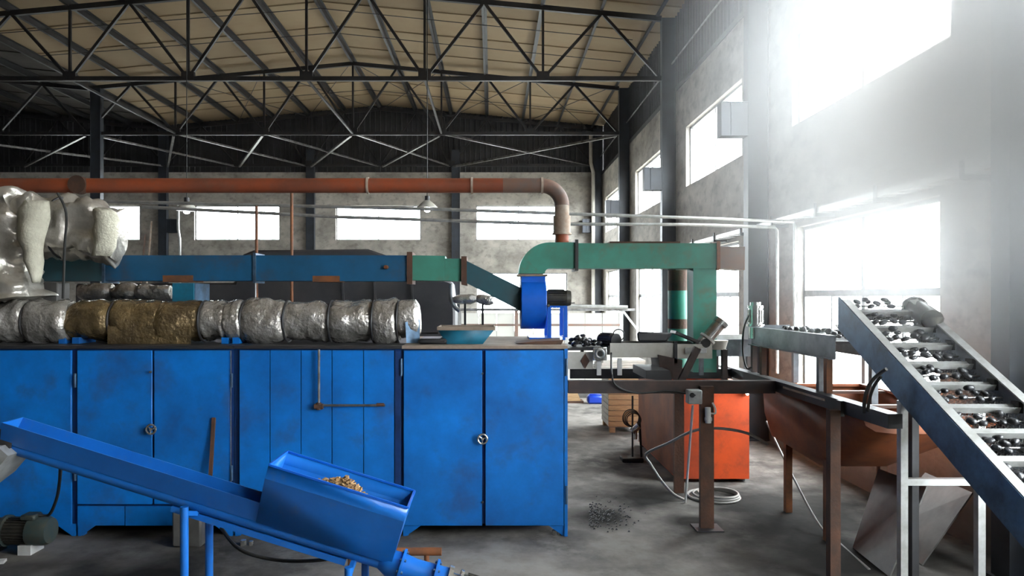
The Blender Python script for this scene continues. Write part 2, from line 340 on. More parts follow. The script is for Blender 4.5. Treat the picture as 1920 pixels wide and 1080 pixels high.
for h in holesR:
    low = h[2] < 2
    if h[0] > 0: window(h, 'R', (0.5,) if not low else (0.25, 0.5, 0.75), () if not low else (0.6,), 0.022)
    portal(h, 'R')
for h in holesB: window(h, 'B', (0.5,) if h[2] > 2 else (0.25, 0.5, 0.75), () if h[2] > 2 else (0.33, 0.66), 0.022); portal(h, 'B')
for h in holesF: portal(h, 'F')

# ribbed cladding above the masonry
def cladding(parent, side, a, b):
    mb = MB(); n = 4; w = (b-a)/n; prof = []
    for k in range(n): prof += [(a+w*k, 0), (a+w*(k+0.62), 0), (a+w*(k+0.70), 0.045), (a+w*(k+0.92), 0.045)]
    prof.append((b, 0)); vs = []
    for u, d in prof:
        if side == 'B': x, y, zt = u, YB+0.10-d, ZTOP(u)+0.25; vs += [(x, y, ZW-0.03), (x, y, zt), (x, y+0.02, ZW-0.03), (x, y+0.02, zt)]
        else: x, y = XW+0.12-d, u; zt = 9.75; vs += [(x, y, ZW-0.03), (x, y, zt), (x+0.02, y, ZW-0.03), (x+0.02, y, zt)]
    fs = []
    for i in range(len(prof)-1):
        j = 4*i; fs += [(j, j+4, j+5, j+1), (j+2, j+3, j+7, j+6), (j, j+2, j+6, j+4), (j+1, j+5, j+7, j+3)]
    mb.add(vs, fs).build('cladding_panel', 'cladding', parent, angle=10)
x = XW+0.1
while x > -24:
    cladding(wall_b, 'B', x-0.9, x); x -= 0.9
MB().box(XL, x, YB+0.05, YB+0.12, ZW-0.03, 10.9).build('cladding_panel', 'cladding', wall_b)
y = YB+0.02
while y > 7:
    cladding(wall_r, 'R', y-0.9, y); y -= 0.9
MB().box(XW+0.06, XW+0.14, YF-0.2, y, ZW-0.03, 9.75).build('cladding_panel', 'cladding', wall_r)
MB().box(XW-0.02, XW+0.12, YF, YB, ZW-0.12, ZW).build('sill_beam', 'steel_dark', wall_r)

# roof: sheets laid across the slope
ceil = structroot('ceiling', (RIDGE, 10, ZR))
def roof_panel(xa, xb, y0, y1, me=None, dz=0.0):
    rm = 'roof_sheet' if xa >= VALLEY-0.01 else 'roof_shaded'
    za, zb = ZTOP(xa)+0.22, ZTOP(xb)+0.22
    if me is None:
        mb = MB().hexa([(xa,0,za),(xb,0,zb),(xb,y1-y0,zb),(xa,y1-y0,za),(xa,0,za+0.04),(xb,0,zb+0.04),(xb,y1-y0,zb+0.04),(xa,y1-y0,za+0.04)])
        me = mb.mesh('roof_panel', rm, V(RIDGE, 10, ZR))
    o = bpy.data.objects.new('roof_panel', me); COL.objects.link(o); o.parent = ceil; o.location = (0, y0, dz); return me
slopes = [(RIDGE, XW+0.35), (VALLEY, RIDGE), (VALLEY-9, VALLEY), (XL-0.3, VALLEY-9)]
for xa, xb in slopes:
    e = 1e-4; roof_panel(xa+e, xb-e, YF-0.3, 9.0)
    if xa < VALLEY-9-e: roof_panel(xa+e, xb-e, 9.0, YB+0.3); continue
    me = None; yy = 9.0; k = 0
    while yy < YB:
        me = roof_panel(xa+e, xb-e, yy-0.05, yy+0.93, me, 0.03*(k % 2)); yy += 0.88; k += 1

# purlins
def zsec(x, y0, y1):
    z = ZTOP(x)+0.04; mb = MB(); mb.box(x-0.005, x+0.005, y0, y1, z, z+0.17); mb.box(x-0.07, x, y0, y1, z, z+0.01); mb.box(x, x+0.07, y0, y1, z+0.16, z+0.17); return mb
for k in range(-6, 7):
    xx = RIDGE+1.5*k if abs(k) < 6 else RIDGE+8.93*(1 if k > 0 else -1)
    o = zsec(xx, 6, YB-0.05).build('roof_purlin', 'purlin')
    side = 'window' if k > 0 else 'valley'
    lab = 'long dark steel purlin at the ridge of the tan roof' if k == 0 else 'long dark steel eave purlin along the '+('window wall' if k > 0 else 'roof valley') if abs(k) == 6 else 'dark steel purlin, %s from the ridge on the %s side' % (('first', 'second', 'third', 'fourth', 'fifth')[abs(k)-1], side)
    tag(o, lab, 'purlin', 'purlins of the main roof')
for k in range(1, 7):
    o = zsec(VALLEY-1.5*k, 10, YB-0.05).build('roof_purlin', 'purlin')
    tag(o, 'dark steel purlin in the dim neighbouring bay, %s from the valley' % ('first', 'second', 'third', 'fourth', 'fifth', 'sixth')[k-1], 'purlin', 'purlins of the neighbouring roof')

# trusses
def truss(Y, xr, label):
    t = thing('roof_truss', label, 'truss', (xr, Y, ZBC))
    zt = lambda x: ZR-abs(x-xr)*(ZR-ZE)/9
    for s in (-1, 1): MB().bar((xr, Y, ZR), (xr+s*9, Y, ZE), 0.09, 0.13).build('top_chord', 'steel_dark', t)
    MB().bar((xr-9, Y, ZBC), (xr+9, Y, ZBC), 0.09, 0.11).build('bottom_chord', 'steel_dark', t)
    for k in range(-2, 3):
        xb = xr+3*k; MB().bar((xb, Y, ZBC), (xb, Y, zt(xb)), 0.06, 0.06).build('vertical_member', 'steel_dark', t)
    for k in range(-3, 4):
        xb = xr+3*k
        for s in (-1, 1):
            xt = xb+1.5*s
            if abs(xt-xr) < 9: MB().bar((xb-0.0*s, Y, ZBC), (xt, Y, zt(xt)), 0.07, 0.07).build('diagonal_member', 'steel_dark', t)
        if abs(k) < 3: MB().box(xb-0.16, xb+0.16, Y-0.055, Y+0.055, ZBC-0.05, ZBC+0.18).build('gusset_plate', 'steel_dark', t)
    return t
T18 = truss(18, RIDGE, 'dark steel roof truss nearest the tilted stainless motor side of the hall, fully under the roof ridge')
T18['label'] = 'dark steel roof truss one bay in front of the braced truss'
copy_tree(T18, None, (RIDGE, 24, ZBC), 'dark steel roof truss tied to the gable by crossed braces')
copy_tree(T18, None, (RIDGE, 29.75, ZBC), 'dark steel roof truss flat against the dark ribbed gable')
copy_tree(T18, None, (RIDGE, 12, ZBC), 'dark steel roof truss over the blue cabinets')
copy_tree(T18, None, (VALLEY-9, 24, ZBC), 'dark steel roof truss of the neighbouring bay beyond the valley column')
copy_tree(T18, None, (VALLEY-9, 29.75, ZBC), 'dark steel roof truss against the gable of the neighbouring bay')

# crossed braces between the last two trusses (bottom chord plane), thin rods in the roof plane
for i, (xa, xb) in enumerate([(VALLEY, RIDGE-6), (RIDGE-6, RIDGE-3), (RIDGE-3, RIDGE), (RIDGE, RIDGE+3), (RIDGE+3, RIDGE+9), (VALLEY-6, VALLEY)]):
    wide = ('wide', 'narrow')[xb-xa < 4]; where = ('beside the valley column', 'above the lit lamps', 'left of the ridge', 'right of the ridge', 'beside the window wall', 'in the neighbouring bay')[i]
    t = thing('cross_brace', 'pair of steel angles crossed before the gable '+('beside the valley column', 'next to the valley-side pair', 'on the valley side of the ridge', 'on the window side of the ridge', 'beside the window wall', 'in the neighbouring bay')[i], 'brace', ((xa+xb)/2, 27, ZBC-0.1), 'crossed braces before the gable')
    for a, b, dz in ((xa+0.1, xb-0.1, 0), (xb-0.1, xa+0.1, -0.03)):
        MB().angle((a, 24, ZBC-0.06+dz), (b, 29.7, ZBC-0.06+dz), 0.075, 0.01).build('brace_angle', 'bare_steel', t)
for i, (xa, xb) in enumerate([(RIDGE-6, RIDGE-3), (RIDGE-3, RIDGE), (RIDGE, RIDGE+3), (RIDGE+3, RIDGE+6), (RIDGE+6, RIDGE+8.8)]):
    t = thing('tie_rod_pair', 'crossed thin round rods below the roof sheets, %s pair from the window wall' % ('fifth', 'fourth', 'third', 'second', 'first')[i], 'tie rod', ((xa+xb)/2, 27, ZTOP(xa)), 'crossed tie rods below the roof')
    for a, b in ((xa+0.1, xb-0.1), (xb-0.1, xa+0.1)):
        MB().cyl((a, 24, ZTOP(a)), (b, 29.7, ZTOP(b)), 0.012, 6).build('rod', 'steel_dark', t)
for xx, lw in ((RIDGE-6, 'on the valley side'), (RIDGE, 'below the ridge'), (RIDGE+3, 'on the window side')):
    o = MB().bar((xx, 18, ZBC), (xx, 24, ZBC), 0.06, 0.06).build('strut', 'steel_dark')
    tag(o, 'long steel strut linking the bottom chords of two trusses '+lw, 'strut', 'struts between trusses')
for yy, lw in ((19.4, 'just behind the truss before the braced truss'), (21.2, 'midway between two trusses'), (15.3, 'midway over the green duct bay'), (13.2, 'next to the truss over the cabinets'), (27.0, 'before the gable')):
    pts = []
    for s in (1, 0.66, 0.33, 0, -0.33, -0.66, -1): pts.append((RIDGE+8.6*s, yy+0.25*s, ZTOP(RIDGE+8.6*s)+0.03-0.03*(1-s*s)))
    o = MB().tube(pts, 0.011, 6).build('sag_rod', 'steel_dark')
    tag(o, 'thin dark wire across the roof '+lw, 'wire', 'wires under the roof')

# columns: H section with a crane corbel
def column(xc, Y, label, s=-1, corbel=True, top=ZE, m='column_steel', xlen=0.34):
    t = thing('steel_column', label, 'column', (xc, Y, 0))
    mb = MB(); x0, x1 = (xc, xc-s*xlen) if s < 0 else (xc-xlen, xc)
    x0, x1 = min(x0, x1), max(x0, x1)
    mb.box(x0, x0+0.014, Y-0.11, Y+0.11, 0, top); mb.box(x1-0.014, x1, Y-0.11, Y+0.11, 0, top); mb.box(x0+0.014, x1-0.014, Y-0.09, Y-0.08, 0, top)
    mb.build('shaft', m, t)
    MB().box(x0-0.04, x1-0.0, Y-0.15, Y+0.15, 0, 0.03).build('base_plate', m, t)
    if corbel:
        c = MB(); xe = x0-0.45 if s < 0 else x1+0.45; xi = x0 if s < 0 else x1
        a, b = min(xe, xi), max(xe, xi)
        c.box(a, b, Y-0.10, Y-0.085, 5.13, 5.67); c.box(a, b, Y-0.12, Y+0.12, 5.67, 5.685); c.box(a, b, Y-0.12, Y+0.12, 5.115, 5.13)
        c.box(a+0.16, a+0.175, Y-0.12, Y-0.10, 5.13, 5.67); c.box(a, a+0.014, Y-0.11, Y+0.11, 5.13, 5.67)
        c.build('corbel', m, t)
    return t
for Y, lab in ((6, 'dark steel column on the window wall beside the inclined conveyor'), (12, 'dark steel column on the window wall behind the vertical stainless motor'),
               (18, 'dark steel column on the window wall behind the green round pipe'), (24, 'dark steel column on the window wall, last before the back corner')):
    column(XC, Y, lab)
column(XC-0.05, 29.75, 'dark steel column standing in the corner of window wall and back wall')
column(-1.85+0.17, 29.8, 'dark steel column between the two back-wall windows nearest the corner', corbel=False, top=8.6)
column(-7.95+0.17, 29.8, 'dark steel column on the back wall behind the rusty standpipes', corbel=False, top=8.6)
column(VALLEY+0.1, 29.75, 'dark steel column on the back wall under the roof valley', corbel=True, s=1)
column(VALLEY+0.17, 24, 'free-standing dark steel column under the roof valley', s=-1, corbel=False)
# wall plates / eaves conduit
o = MB().tube([(4.55, 11, 8.30), (4.55, 29.6, 8.30)], 0.022, 6).build('wall_conduit', 'bare_steel'); tag(o, 'thin pale conduit running along the dark cladding above the windows', 'conduit')
o = MB().tube([(4.12, 29.5, 9.2), (4.12, 29.5, 8.0), (4.22, 29.5, 7.6), (4.22, 29.5, 0.02)], 0.075, 10).build('drain_pipe', 'cream_paint'); tag(o, 'pale downpipe in the corner of the back wall', 'pipe')
o = MB().tube([P(334, 385, 29.5), P(334, 430, 29.5), P(337, 450, 29.5), V(PX(337, 29.5), 29.5, 0)], 0.06, 8).build('drain_pipe', 'galvanized'); tag(o, 'pale downpipe beside the valley column on the back wall', 'pipe')
# cable tray above the lower windows
def tray(y0, y1, label):
    t = thing('cable_tray', label, 'cable tray', (XW-0.12, (y0+y1)/2, 3.55))
    for xx in (XW-0.24, XW-0.02): MB().box(xx-0.006, xx+0.006, y0, y1, 3.55, 3.62).build('side_rail', 'galvanized', t)
    yy = y0+0.1
    while yy < y1: MB().box(XW-0.235, XW-0.025, yy, yy+0.11, 3.555, 3.57).build('rung', 'galvanized', t); yy += 0.3
    yy = y0+0.4
    while yy < y1: MB().box(XW-0.26, XW, yy, yy+0.05, 3.50, 3.545).box(XW-0.27, XW-0.25, yy, yy+0.05, 3.50, 3.68).build('bracket', 'steel_dark', t); yy += 1.5
tray(6.2, 11.8, 'galvanised cable tray above the big window by the inclined conveyor')
tray(12.1, 17.6, 'galvanised cable tray above the window behind the green duct')

# ------------------------------------------------------------------ blue dryer cabinets
YC = 7.14; zc = lambda y: PZ(y, YC); xc_ = lambda x: PX(x, YC)
ZT, ZD0, ZD1 = 1.915, zc(985), zc(657)
def gusset(mb, x, s, w=0.20):                      # triangular foot flank
    mb.prism([(x, 0.0), (x+s*0.03, 0.0), (x+s*w, 0.12), (x, 0.12)], 1, YC+0.0, YC+0.012)
    mb.box(min(x, x+s*0.05), max(x, x+s*0.05), YC+0.012, YC+0.08, 0, 0.12)
def cabinet(label, x0, x1, top='steel_dark'):
    X0, X1 = xc_(x0), xc_(x1)
    t = thing('dryer_cabinet', label, 'cabinet', ((X0+X1)/2, YC+0.85, 0))
    MB().box(X0, X1, YC+0.02, YC+1.72, 0.12, ZT-0.03).build('body', 'cabinet_body', t)
    MB().box(X0-0.001, X1+0.001, YC-0.012, YC+1.74, ZT-0.03, ZT).build('top_plate', top, t)
    for xx, sg in ((X0+0.01, 1), (X1-0.01, -1)):
        fm = MB(); gusset(fm, xx, sg); fm.build('foot', 'cabinet_blue', t)
    for xx in (X0+0.05, X1-0.05): MB().box(xx-0.04, xx+0.04, YC+1.6, YC+1.68, 0, 0.12).build('rear_foot', 'cabinet_body', t)
    return t
def handwheel(parent, px, py):
    c = P(px, py, YC)-V(0, 0.055, 0); mb = MB().ring(c, (0,1,0), 0.047, 0.010, 22, 8)
    for k in range(3):
        a = 2*math.pi*k/3+0.4; mb.cyl(c, c+V(math.cos(a), 0, math.sin(a))*0.045, 0.006, 6)
    mb.cyl(c-V(0,0.012,0), c+V(0,0.05,0), 0.014, 10).build('handwheel', 'stainless', parent)
def hinge(parent, px, y0, y1):
    MB().cyl((xc_(px), YC-0.022, zc(y0)), (xc_(px), YC-0.022, zc(y1)), 0.012, 8).build('hinge', 'conveyor_blue', parent)
def door(t, x0, x1, y0, y1, m='cabinet_blue'):
    return MB().box(xc_(x0), xc_(x1), YC-0.014, YC+0.018, zc(y1), zc(y0)).build('door', m, t, bevel=0.004)
A = cabinet('blue steel dryer cabinet behind the raised end of the screw conveyor', -480, 143)
for a, b in ((-480, -326), (-324, -172), (-170, -20), (-18, 134)): MB().box(xc_(a), xc_(b), YC-0.006, YC+0.018, zc(985), zc(657)).build('panel', 'cabinet_blue', A, bevel=0.003)
B = cabinet('blue double-door dryer cabinet with the long plinth and chrome handwheel', 144, 438)
d1 = door(B, 146, 286, 657, 945); d2 = door(B, 290, 431, 657, 945); handwheel(d2, 288, 803)
for y0, y1 in ((700, 726), (872, 900)): hinge(d1, 143, y0, y1); hinge(d2, 436, y0, y1)
MB().cyl((xc_(434), YC-0.018, zc(657)), (xc_(434), YC-0.018, zc(910)), 0.006, 6).build('hinge_rod', 'bare_steel', B)
MB().box(xc_(146), xc_(234), YC-0.006, YC+0.018, zc(985), zc(949)).build('plinth', 'cabinet_blue', B); MB().box(xc_(236), xc_(431), YC-0.010, YC+0.018, zc(985), zc(949)).build('plinth', 'cabinet_blue', B)
MB().cyl(P(285, 697, YC)-V(0,0.02,0), P(285, 697, YC)-V(0,0.04,0), 0.012, 8).build('latch', 'bare_steel', B)
C = cabinet('blue dryer cabinet clad in narrow vertical panels with a bent pipe', 439, 753)
xs = [449, 507, 565, 623, 682, 740]
for a, b in zip(xs, xs[1:]): MB().box(xc_(a+0.9), xc_(b-0.9), YC-0.010, YC+0.018, zc(985), zc(657)).build('panel', 'cabinet_blue', C)
MB().box(xc_(741), xc_(752), YC-0.016, YC+0.018, zc(985), zc(657)).build('corner_post', 'cabinet_body', C)
o = thing('bent_pipe', 'thin grey L-shaped pipe fixed to the narrow blue panels', 'pipe', P(598, 762, YC)-V(0,0.05,0))
MB().tube([P(598, 655, YC-0.05), P(598, 758, YC-0.05)], 0.013, 8).build('riser', 'bare_steel', o)
MB().tube([P(598, 760, YC-0.05), P(722, 760, YC-0.05)], 0.012, 8).build('arm', 'bare_steel', o)
MB().cyl(P(590, 762, YC-0.05), P(606, 762, YC-0.05), 0.028, 10).cyl(P(598, 755, YC-0.05), P(598, 768, YC-0.05), 0.026, 10).build('elbow', 'rust', o)
MB().cyl(P(706, 759, YC-0.05), P(720, 759, YC-0.05), 0.017, 8).cyl(P(712, 760, YC-0.05), P(712, 760, YC-0.05)+V(0,0.06,0), 0.010, 6).build('end_fitting', 'rust', o)
D = cabinet('bright blue double-door dryer cabinet under the blower, with rusty top', 754, 1064, 'dusty_top')
d1 = door(D, 757, 904, 657, 985); d2 = door(D, 910, 1057, 657, 985); handwheel(d2, 905, 821)
for y0, y1 in ((672, 704), (910, 944)): hinge(d1, 753, y0, y1); hinge(d2, 1062, y0, y1)
for yy in (700, 940): MB().cyl(P(905, yy, YC)-V(0,0.02,0), P(905, yy, YC)-V(0,0.04,0), 0.010, 8).build('latch', 'bare_steel', D)
MB().box(xc_(1058), xc_(1064), YC-0.018, YC+0.018, 0.0, ZT-0.03).build('corner_post', 'cabinet_blue', D)
for px, py, lab in ((462, 1022, 'shiny chrome nut on the floor by the foot under the narrow panels'), (1046, 1003, 'shiny chrome nut at the right foot of the bright cabinet')):
    c = P(px, py, H*F/(py-CY)); c.z = 0
    mb = MB().cyl(c+V(-0.03, 0, 0), c+V(-0.03, 0, 0.05), 0.03, 6).cyl(c+V(0.045, 0, 0), c+V(0.045, 0, 0.04), 0.022, 6)
    tag(mb.build('levelling_nut', 'stainless'), lab, 'nut')
o = MB().bar(V(xc_(398), YC-0.14, 0.0), P(401, 783, YC-0.02), 0.035, 0.02, (0,1,0)).build('iron_bar', 'rust'); tag(o, 'rusty flat iron bar leaning on the blue double doors', 'bar')
o = MB().box(xc_(350), xc_(403), YC-0.34, YC-0.20, 0.0, 0.42).build('slag_block', 'grey_sheet', bevel=0.02); tag(o, 'rough dark block standing on the floor before the blue plinth', 'block')

# ------------------------------------------------------------------ foil-wrapped pipe on the cabinets
YP = 7.62; ppx = lambda x: PX(x, YP)
zp = 2.145; t = thing('insulated_pipe', 'long foil-wrapped insulated pipe lying on the blue cabinets', 'pipe', (PX(380, YP), YP, ZT))
cuts = [-300, -220, -150, -70, 10, 62, 141, 221, 311, 386, 432, 462, 541, 623, 702, 748]
for i, (a, b) in enumerate(zip(cuts, cuts[1:])):
    m = 'foil_brown' if i in (6, 7, 8) else 'foil'
    r = 0.222+0.012*((i*7) % 3-1)
    foil_sleeve((ppx(a)-0.02, YP, zp), (ppx(b)+0.005, YP, zp+0.005*((i*5) % 3)), r, i*3.3+1, 0.05, lip=0.022).build('foil_wrap', m, t, angle=50)
foil_sleeve((ppx(746), YP, zp+0.01), (ppx(787), YP, zp+0.03), 0.20, 55, 0.03, lip=0.03).build('end_wrap', 'foil', t, angle=50)
for a in (62, 221, 386, 462, 541, 623, 702, 748): MB().ring((ppx(a), YP, zp), (1,0,0), 0.218, 0.013, 26, 6).build('strap', 'steel_dark', t)
sk = MB(); n = 24
for i in range(n):
    x0, x1 = lerp(ppx(223), ppx(374), i/n), lerp(ppx(223), ppx(374), (i+1)/n)
    f_ = lambda x, z: YP-0.225+0.02*noise.noise(V(x*6, z*9, 1))
    sk.hexa([(x0, f_(x0,1.92), 1.917), (x1, f_(x1,1.92), 1.917), (x1, f_(x1,1.92)+0.01, 1.917), (x0, f_(x0,1.92)+0.01, 1.917), (x0, f_(x0,2.1)-0.005, 2.10), (x1, f_(x1,2.1)-0.005, 2.10), (x1, f_(x1,2.1)+0.01, 2.10), (x0, f_(x0,2.1)+0.01, 2.10)])
sk.build('foil_skirt', 'foil_brown', t)
for px in (133, 158, 432, 452): MB().box(ppx(px)-0.035, ppx(px)+0.035, YP-0.16, YP+0.16, ZT, 1.98).build('saddle', 'cabinet_blue', t)
o = MB().hexa([P(762, 645, 7.4), P(787, 645, 7.5), P(787, 645, 7.55), P(762, 645, 7.45), P(760, 606, 7.4), P(787, 600, 7.5), P(787, 600, 7.55), P(760, 606, 7.45)]).build('end_plate', 'conveyor_blue'); o.location.z = ZT+0.001
tag(o, 'small pale blue plate standing at the end of the foil-wrapped pipe', 'plate')

# big foil-wrapped branch duct (upper left)
t = thing('foil_duct', 'bulky foil-wrapped branch duct with torn insulation rising from the foil pipe', 'duct', (PX(20, 7.75), 7.75, PZ(568, 7.75)))
D2 = 7.75
def blob(pts, rad, seed, amp, n=30, per=10, flat=1.0):
    cp = curve(pts, per); m = len(cp); vs = []; fs = []; ref = V(0,-1,0)
    for i, c in enumerate(cp):
        d = (cp[min(i+1, m-1)]-cp[max(i-1, 0)]).normalized(); a = d.cross(ref).normalized(); b = ref
        f = i/(m-1)*(len(rad)-1); j = min(int(f), len(rad)-2); r = lerp(rad[j], rad[j+1], f-j)
        for k in range(n):
            u = 2*math.pi*k/n; cc, ss = math.cos(u), math.sin(u)
            w = a*(abs(cc)**0.8*(1 if cc > 0 else -1))+b*(abs(ss)**0.8*(1 if ss > 0 else -1))*flat
            pos = c+w*r; nz = noise.noise(pos*4+V(seed,0,0))*amp+abs(noise.noise(pos*8+V(0,seed,0)))*amp*0.8
            vs.append(pos+w.normalized()*nz)
    for i in range(m-1):
        for k in range(n): fs.append((i*n+k, i*n+(k+1)%n, (i+1)*n+(k+1)%n, (i+1)*n+k))
    vs += [cp[0], cp[-1]]; A_ = len(vs)-2
    for k in range(n): fs += [(A_, (k+1)%n, k), (A_+1, (m-1)*n+k, (m-1)*n+(k+1)%n)]
    return MB().add(vs, fs)
blob([P(60, 425, D2), P(100, 425, D2), P(150, 430, D2), P(205, 432, D2), P(222, 434, D2)], [0.31, 0.30, 0.27, 0.26, 0.20], 4.0, 0.14).build('foil_arm', 'foil_pale', t, angle=60)
blob([P(-10, 372, D2-0.1), P(8, 420, D2-0.1), P(10, 470, D2-0.1), P(12, 520, D2-0.1), P(18, 564, D2-0.1)], [0.24, 0.36, 0.27, 0.28, 0.33], 9.0, 0.15).build('foil_trunk', 'foil_pale', t, angle=60)
def flap(rows, D, name, m, seed):                  # ragged hanging sheet: rows of (left px, right px, y px)
    vs = []; fs = []; n = 9
    for i, (xa, xb, yy) in enumerate(rows):
        for k in range(n):
            u = k/(n-1); p = P(lerp(xa, xb, u), yy, D); bul = 0.10*math.sin(math.pi*u)+0.05*math.sin(math.pi*i/(len(rows)-1))
            p.y -= bul+0.035*noise.noise(V(u*3+seed, i*0.9, seed)); p.x += 0.02*noise.noise(V(seed, u*2, i*1.3)); vs.append(p)
    for i in range(len(rows)-1):
        for k in range(n-1): fs.append((i*n+k, i*n+k+1, (i+1)*n+k+1, (i+1)*n+k))
    return MB().add(vs, fs).build(name, m, t, solid=0.02, angle=60)
flap([(42,92,378),(38,96,392),(37,95,410),(38,93,430),(42,90,450),(48,88,470),(54,86,490),(61,84,505),(66,80,517),(70,76,530)], 7.42, 'insulation_flap', 'insulation', 2.0)
flap([(176,206,392),(178,222,400),(182,228,415),(180,227,432),(182,224,448),(178,218,463),(176,208,480)], 7.48, 'insulation_flap', 'insulation', 5.0)
MB().ring(P(118, 428, D2), (1,0,0), 0.33, 0.012, 24, 6).build('tie_wire', 'black', t)
o = MB().tube(curve([P(108, 362, 7.35), P(124, 400, 7.35), P(121, 470, 7.3), P(118, 560, 7.35)]), 0.013, 8).build('support_wire', 'rubber'); tag(o, 'dark cable hanging in front of the foil branch duct', 'cable')

# ------------------------------------------------------------------ blue and green exhaust duct
YD = 8.35; dw = 0.145
t = thing('exhaust_duct', 'long square duct painted dark blue then green, leading to the blower', 'duct', (PX(500, YD), YD, PZ(527, YD)))
def dsec(x0, x1, y0a, y1a, y0b, y1b, m, name='duct_section', w=dw):
    a, b = P(x0, y1a, YD), P(x0, y0a, YD); c, d = P(x1, y1b, YD), P(x1, y0b, YD); u = V(0, w, 0)
    return MB().hexa([a-u, c-u, c+u, a+u, b-u, d-u, d+u, b+u]).build(name, m, t)
dsec(84, 207, 477, 528, 480, 527, 'duct_teal'); dsec(207, 485, 480, 527, 480, 527, 'duct_blue'); dsec(485, 770, 480, 527, 480, 528, 'duct_blue')
dsec(773, 836, 480, 526, 481, 527, 'duct_green'); dsec(836, 868, 486, 527, 486, 528, 'duct_green', w=0.13)
dsec(875, 976, 490, 531, 540, 583, 'duct_teal', 'transition')
dsec(205, 210, 476, 531, 476, 531, 'conveyor_blue', 'flange', 0.165); dsec(483, 488, 476, 531, 476, 531, 'conveyor_blue', 'flange', 0.165)
dsec(766, 776, 474, 533, 474, 533, 'rust', 'flange', 0.17); dsec(866, 876, 482, 534, 482, 536, 'rust', 'flange', 0.17)
dsec(316, 372, 517, 529, 517, 529, 'rust_orange', 'rust_patch', 0.147); dsec(592, 642, 518, 529, 518, 529, 'rust_orange', 'rust_patch', 0.147)
MB().cyl(P(729, 502, YD)-V(0,dw,0), P(727, 502, YD)-V(0,dw+0.05,0), 0.022, 8).build('test_port', 'rust_orange', t)
MB().cyl(P(485, 527, YD)-V(0,0.12,0), P(485, 640, YD)-V(0,0.12,0), 0.012, 6).build('stay', 'bare_steel', t)
o = thing('duct_support_box', 'small bright blue steel box propping the dark duct', 'box', (PX(350, 8.2), 8.2, PZ(562, 8.2)))
MB().box(PX(323, 8.05), PX(363, 8.05), 8.05, 8.5, ZT+0.001, PZ(531, 8.05)).build('body', 'tray_teal', o)
MB().box(PX(363, 8.05), PX(364, 8.05)+0.004, 8.07, 8.48, ZT+0.001, PZ(531, 8.05)).build('side_plate', 'conveyor_blue', o)
o = MB().box(PX(90, 8.3), PX(117, 8.3), 8.2, 8.45, ZT+0.001, PZ(529, 8.3)).build('duct_pedestal', 'grey_sheet', bevel=0.01); tag(o, 'small grey pedestal under the dark end of the square duct', 'pedestal')

# ------------------------------------------------------------------ blower
t = thing('centrifugal_blower', 'bright blue centrifugal blower with dark motor standing on the cabinet', 'blower', (PX(1010, YD), YD, ZT))
xa, xb = PX(977, 8.2), PX(1024, 8.2); zcn = PZ(567, 8.2)
vol = []
for k in range(28):
    a = math.pi/2+2*math.pi*k/28; r = 0.27+0.06*k/27; vol.append((YD+0.02+r*math.cos(a)*1.0, zcn+r*math.sin(a)*1.04))
MB().prism(vol, 0, xa, xb).build('volute', 'fan_blue', t, bevel=0.006)
MB().box(xa+0.005, xb-0.005, YD-0.14, YD+0.14, zcn+0.18, PZ(516, 8.2)).build('outlet', 'fan_blue', t)
for xx in (xa, xb): MB().cyl((xx-0.006, YD+0.02, zcn), (xx+0.006, YD+0.02, zcn), 0.20, 24).build('side_disc', 'fan_blue', t)
mo = MB().cyl((xb, YD, PZ(559, 8.35)), (PX(1062, 8.35), YD, PZ(559, 8.35)), 0.092, 18).cyl((PX(1062, 8.35), YD, PZ(559, 8.35)), (PX(1070, 8.35), YD, PZ(559, 8.35)), 0.098, 18, 0.085)
for k in range(20):
    a = 2*math.pi*k/20; v = V(0, math.cos(a), math.sin(a))*0.096; c = V(0, YD, PZ(559, 8.35))
    mo.bar(c+v+V(xb+0.03,0,0), c+v+V(PX(1058, 8.35),0,0), 0.007, 0.016, v)
mo = mo.build('motor', 'motor_dark', t); MB().cyl((PX(1070, 8.35), YD, PZ(568, 8.35)), (PX(1078, 8.35), YD, PZ(568, 8.35)), 0.008, 6).build('shaft_end', 'bare_steel', mo)
MB().cyl((xb+0.01, YD-0.28, PZ(573, 8.2)), (xb+0.03, YD-0.28, PZ(573, 8.2)), 0.02, 10).build('bolt', 'stainless', t)
st = MB(); zb = ZT+0.03
for xx in (xb+0.03, PX(1057, 8.3)):
    for yy in (YD-0.22, YD+0.22): st.box(xx-0.022, xx+0.022, yy-0.022, yy+0.022, zb, PZ(574, 8.35))
st.box(xb+0.01, PX(1060, 8.3), YD-0.25, YD+0.25, PZ(577, 8.35), PZ(573, 8.35)); st.build('stand', 'fan_blue', t)
MB().box(PX(992, 8.2), PX(1058, 8.2), YD-0.28, YD+0.28, ZT+0.001, ZT+0.03).build('base_plate', 'fan_blue', t)

# green duct after the blower
t = thing('green_duct', 'green square duct curving from the blower towards the window wall', 'duct', (PX(1150, YD), YD, PZ(507, YD)))
ri, ro = 0.06, 0.36; cxe, cze = xb+0.045, PZ(513, 8.25); vs = []; fs = []; n = 12
for i in range(n+1):
    a = math.pi-math.pi/2*i/n
    for r, w in ((ri, -0.15), (ro, -0.15), (ro, 0.15), (ri, 0.15)): vs.append((cxe+r*math.cos(a), YD+w, cze+r*math.sin(a)))
for i in range(n):
    for k in range(4): fs.append((i*4+k, i*4+(k+1)%4, (i+1)*4+(k+1)%4, (i+1)*4+k))
fs += [(0,1,2,3), (n*4+3, n*4+2, n*4+1, n*4)]
MB().add(vs, fs).build('elbow', 'duct_green', t)
z0g, z1g = cze+ri, cze+ro
MB().box(cxe, PX(1077, YD), YD-0.15, YD+0.15, z0g, z1g).build('duct_section', 'duct_green', t)
MB().box(PX(1075, YD), PX(1081, YD), YD-0.18, YD+0.18, z0g-0.03, z1g+0.03).build('flange', 'steel_dark', t)
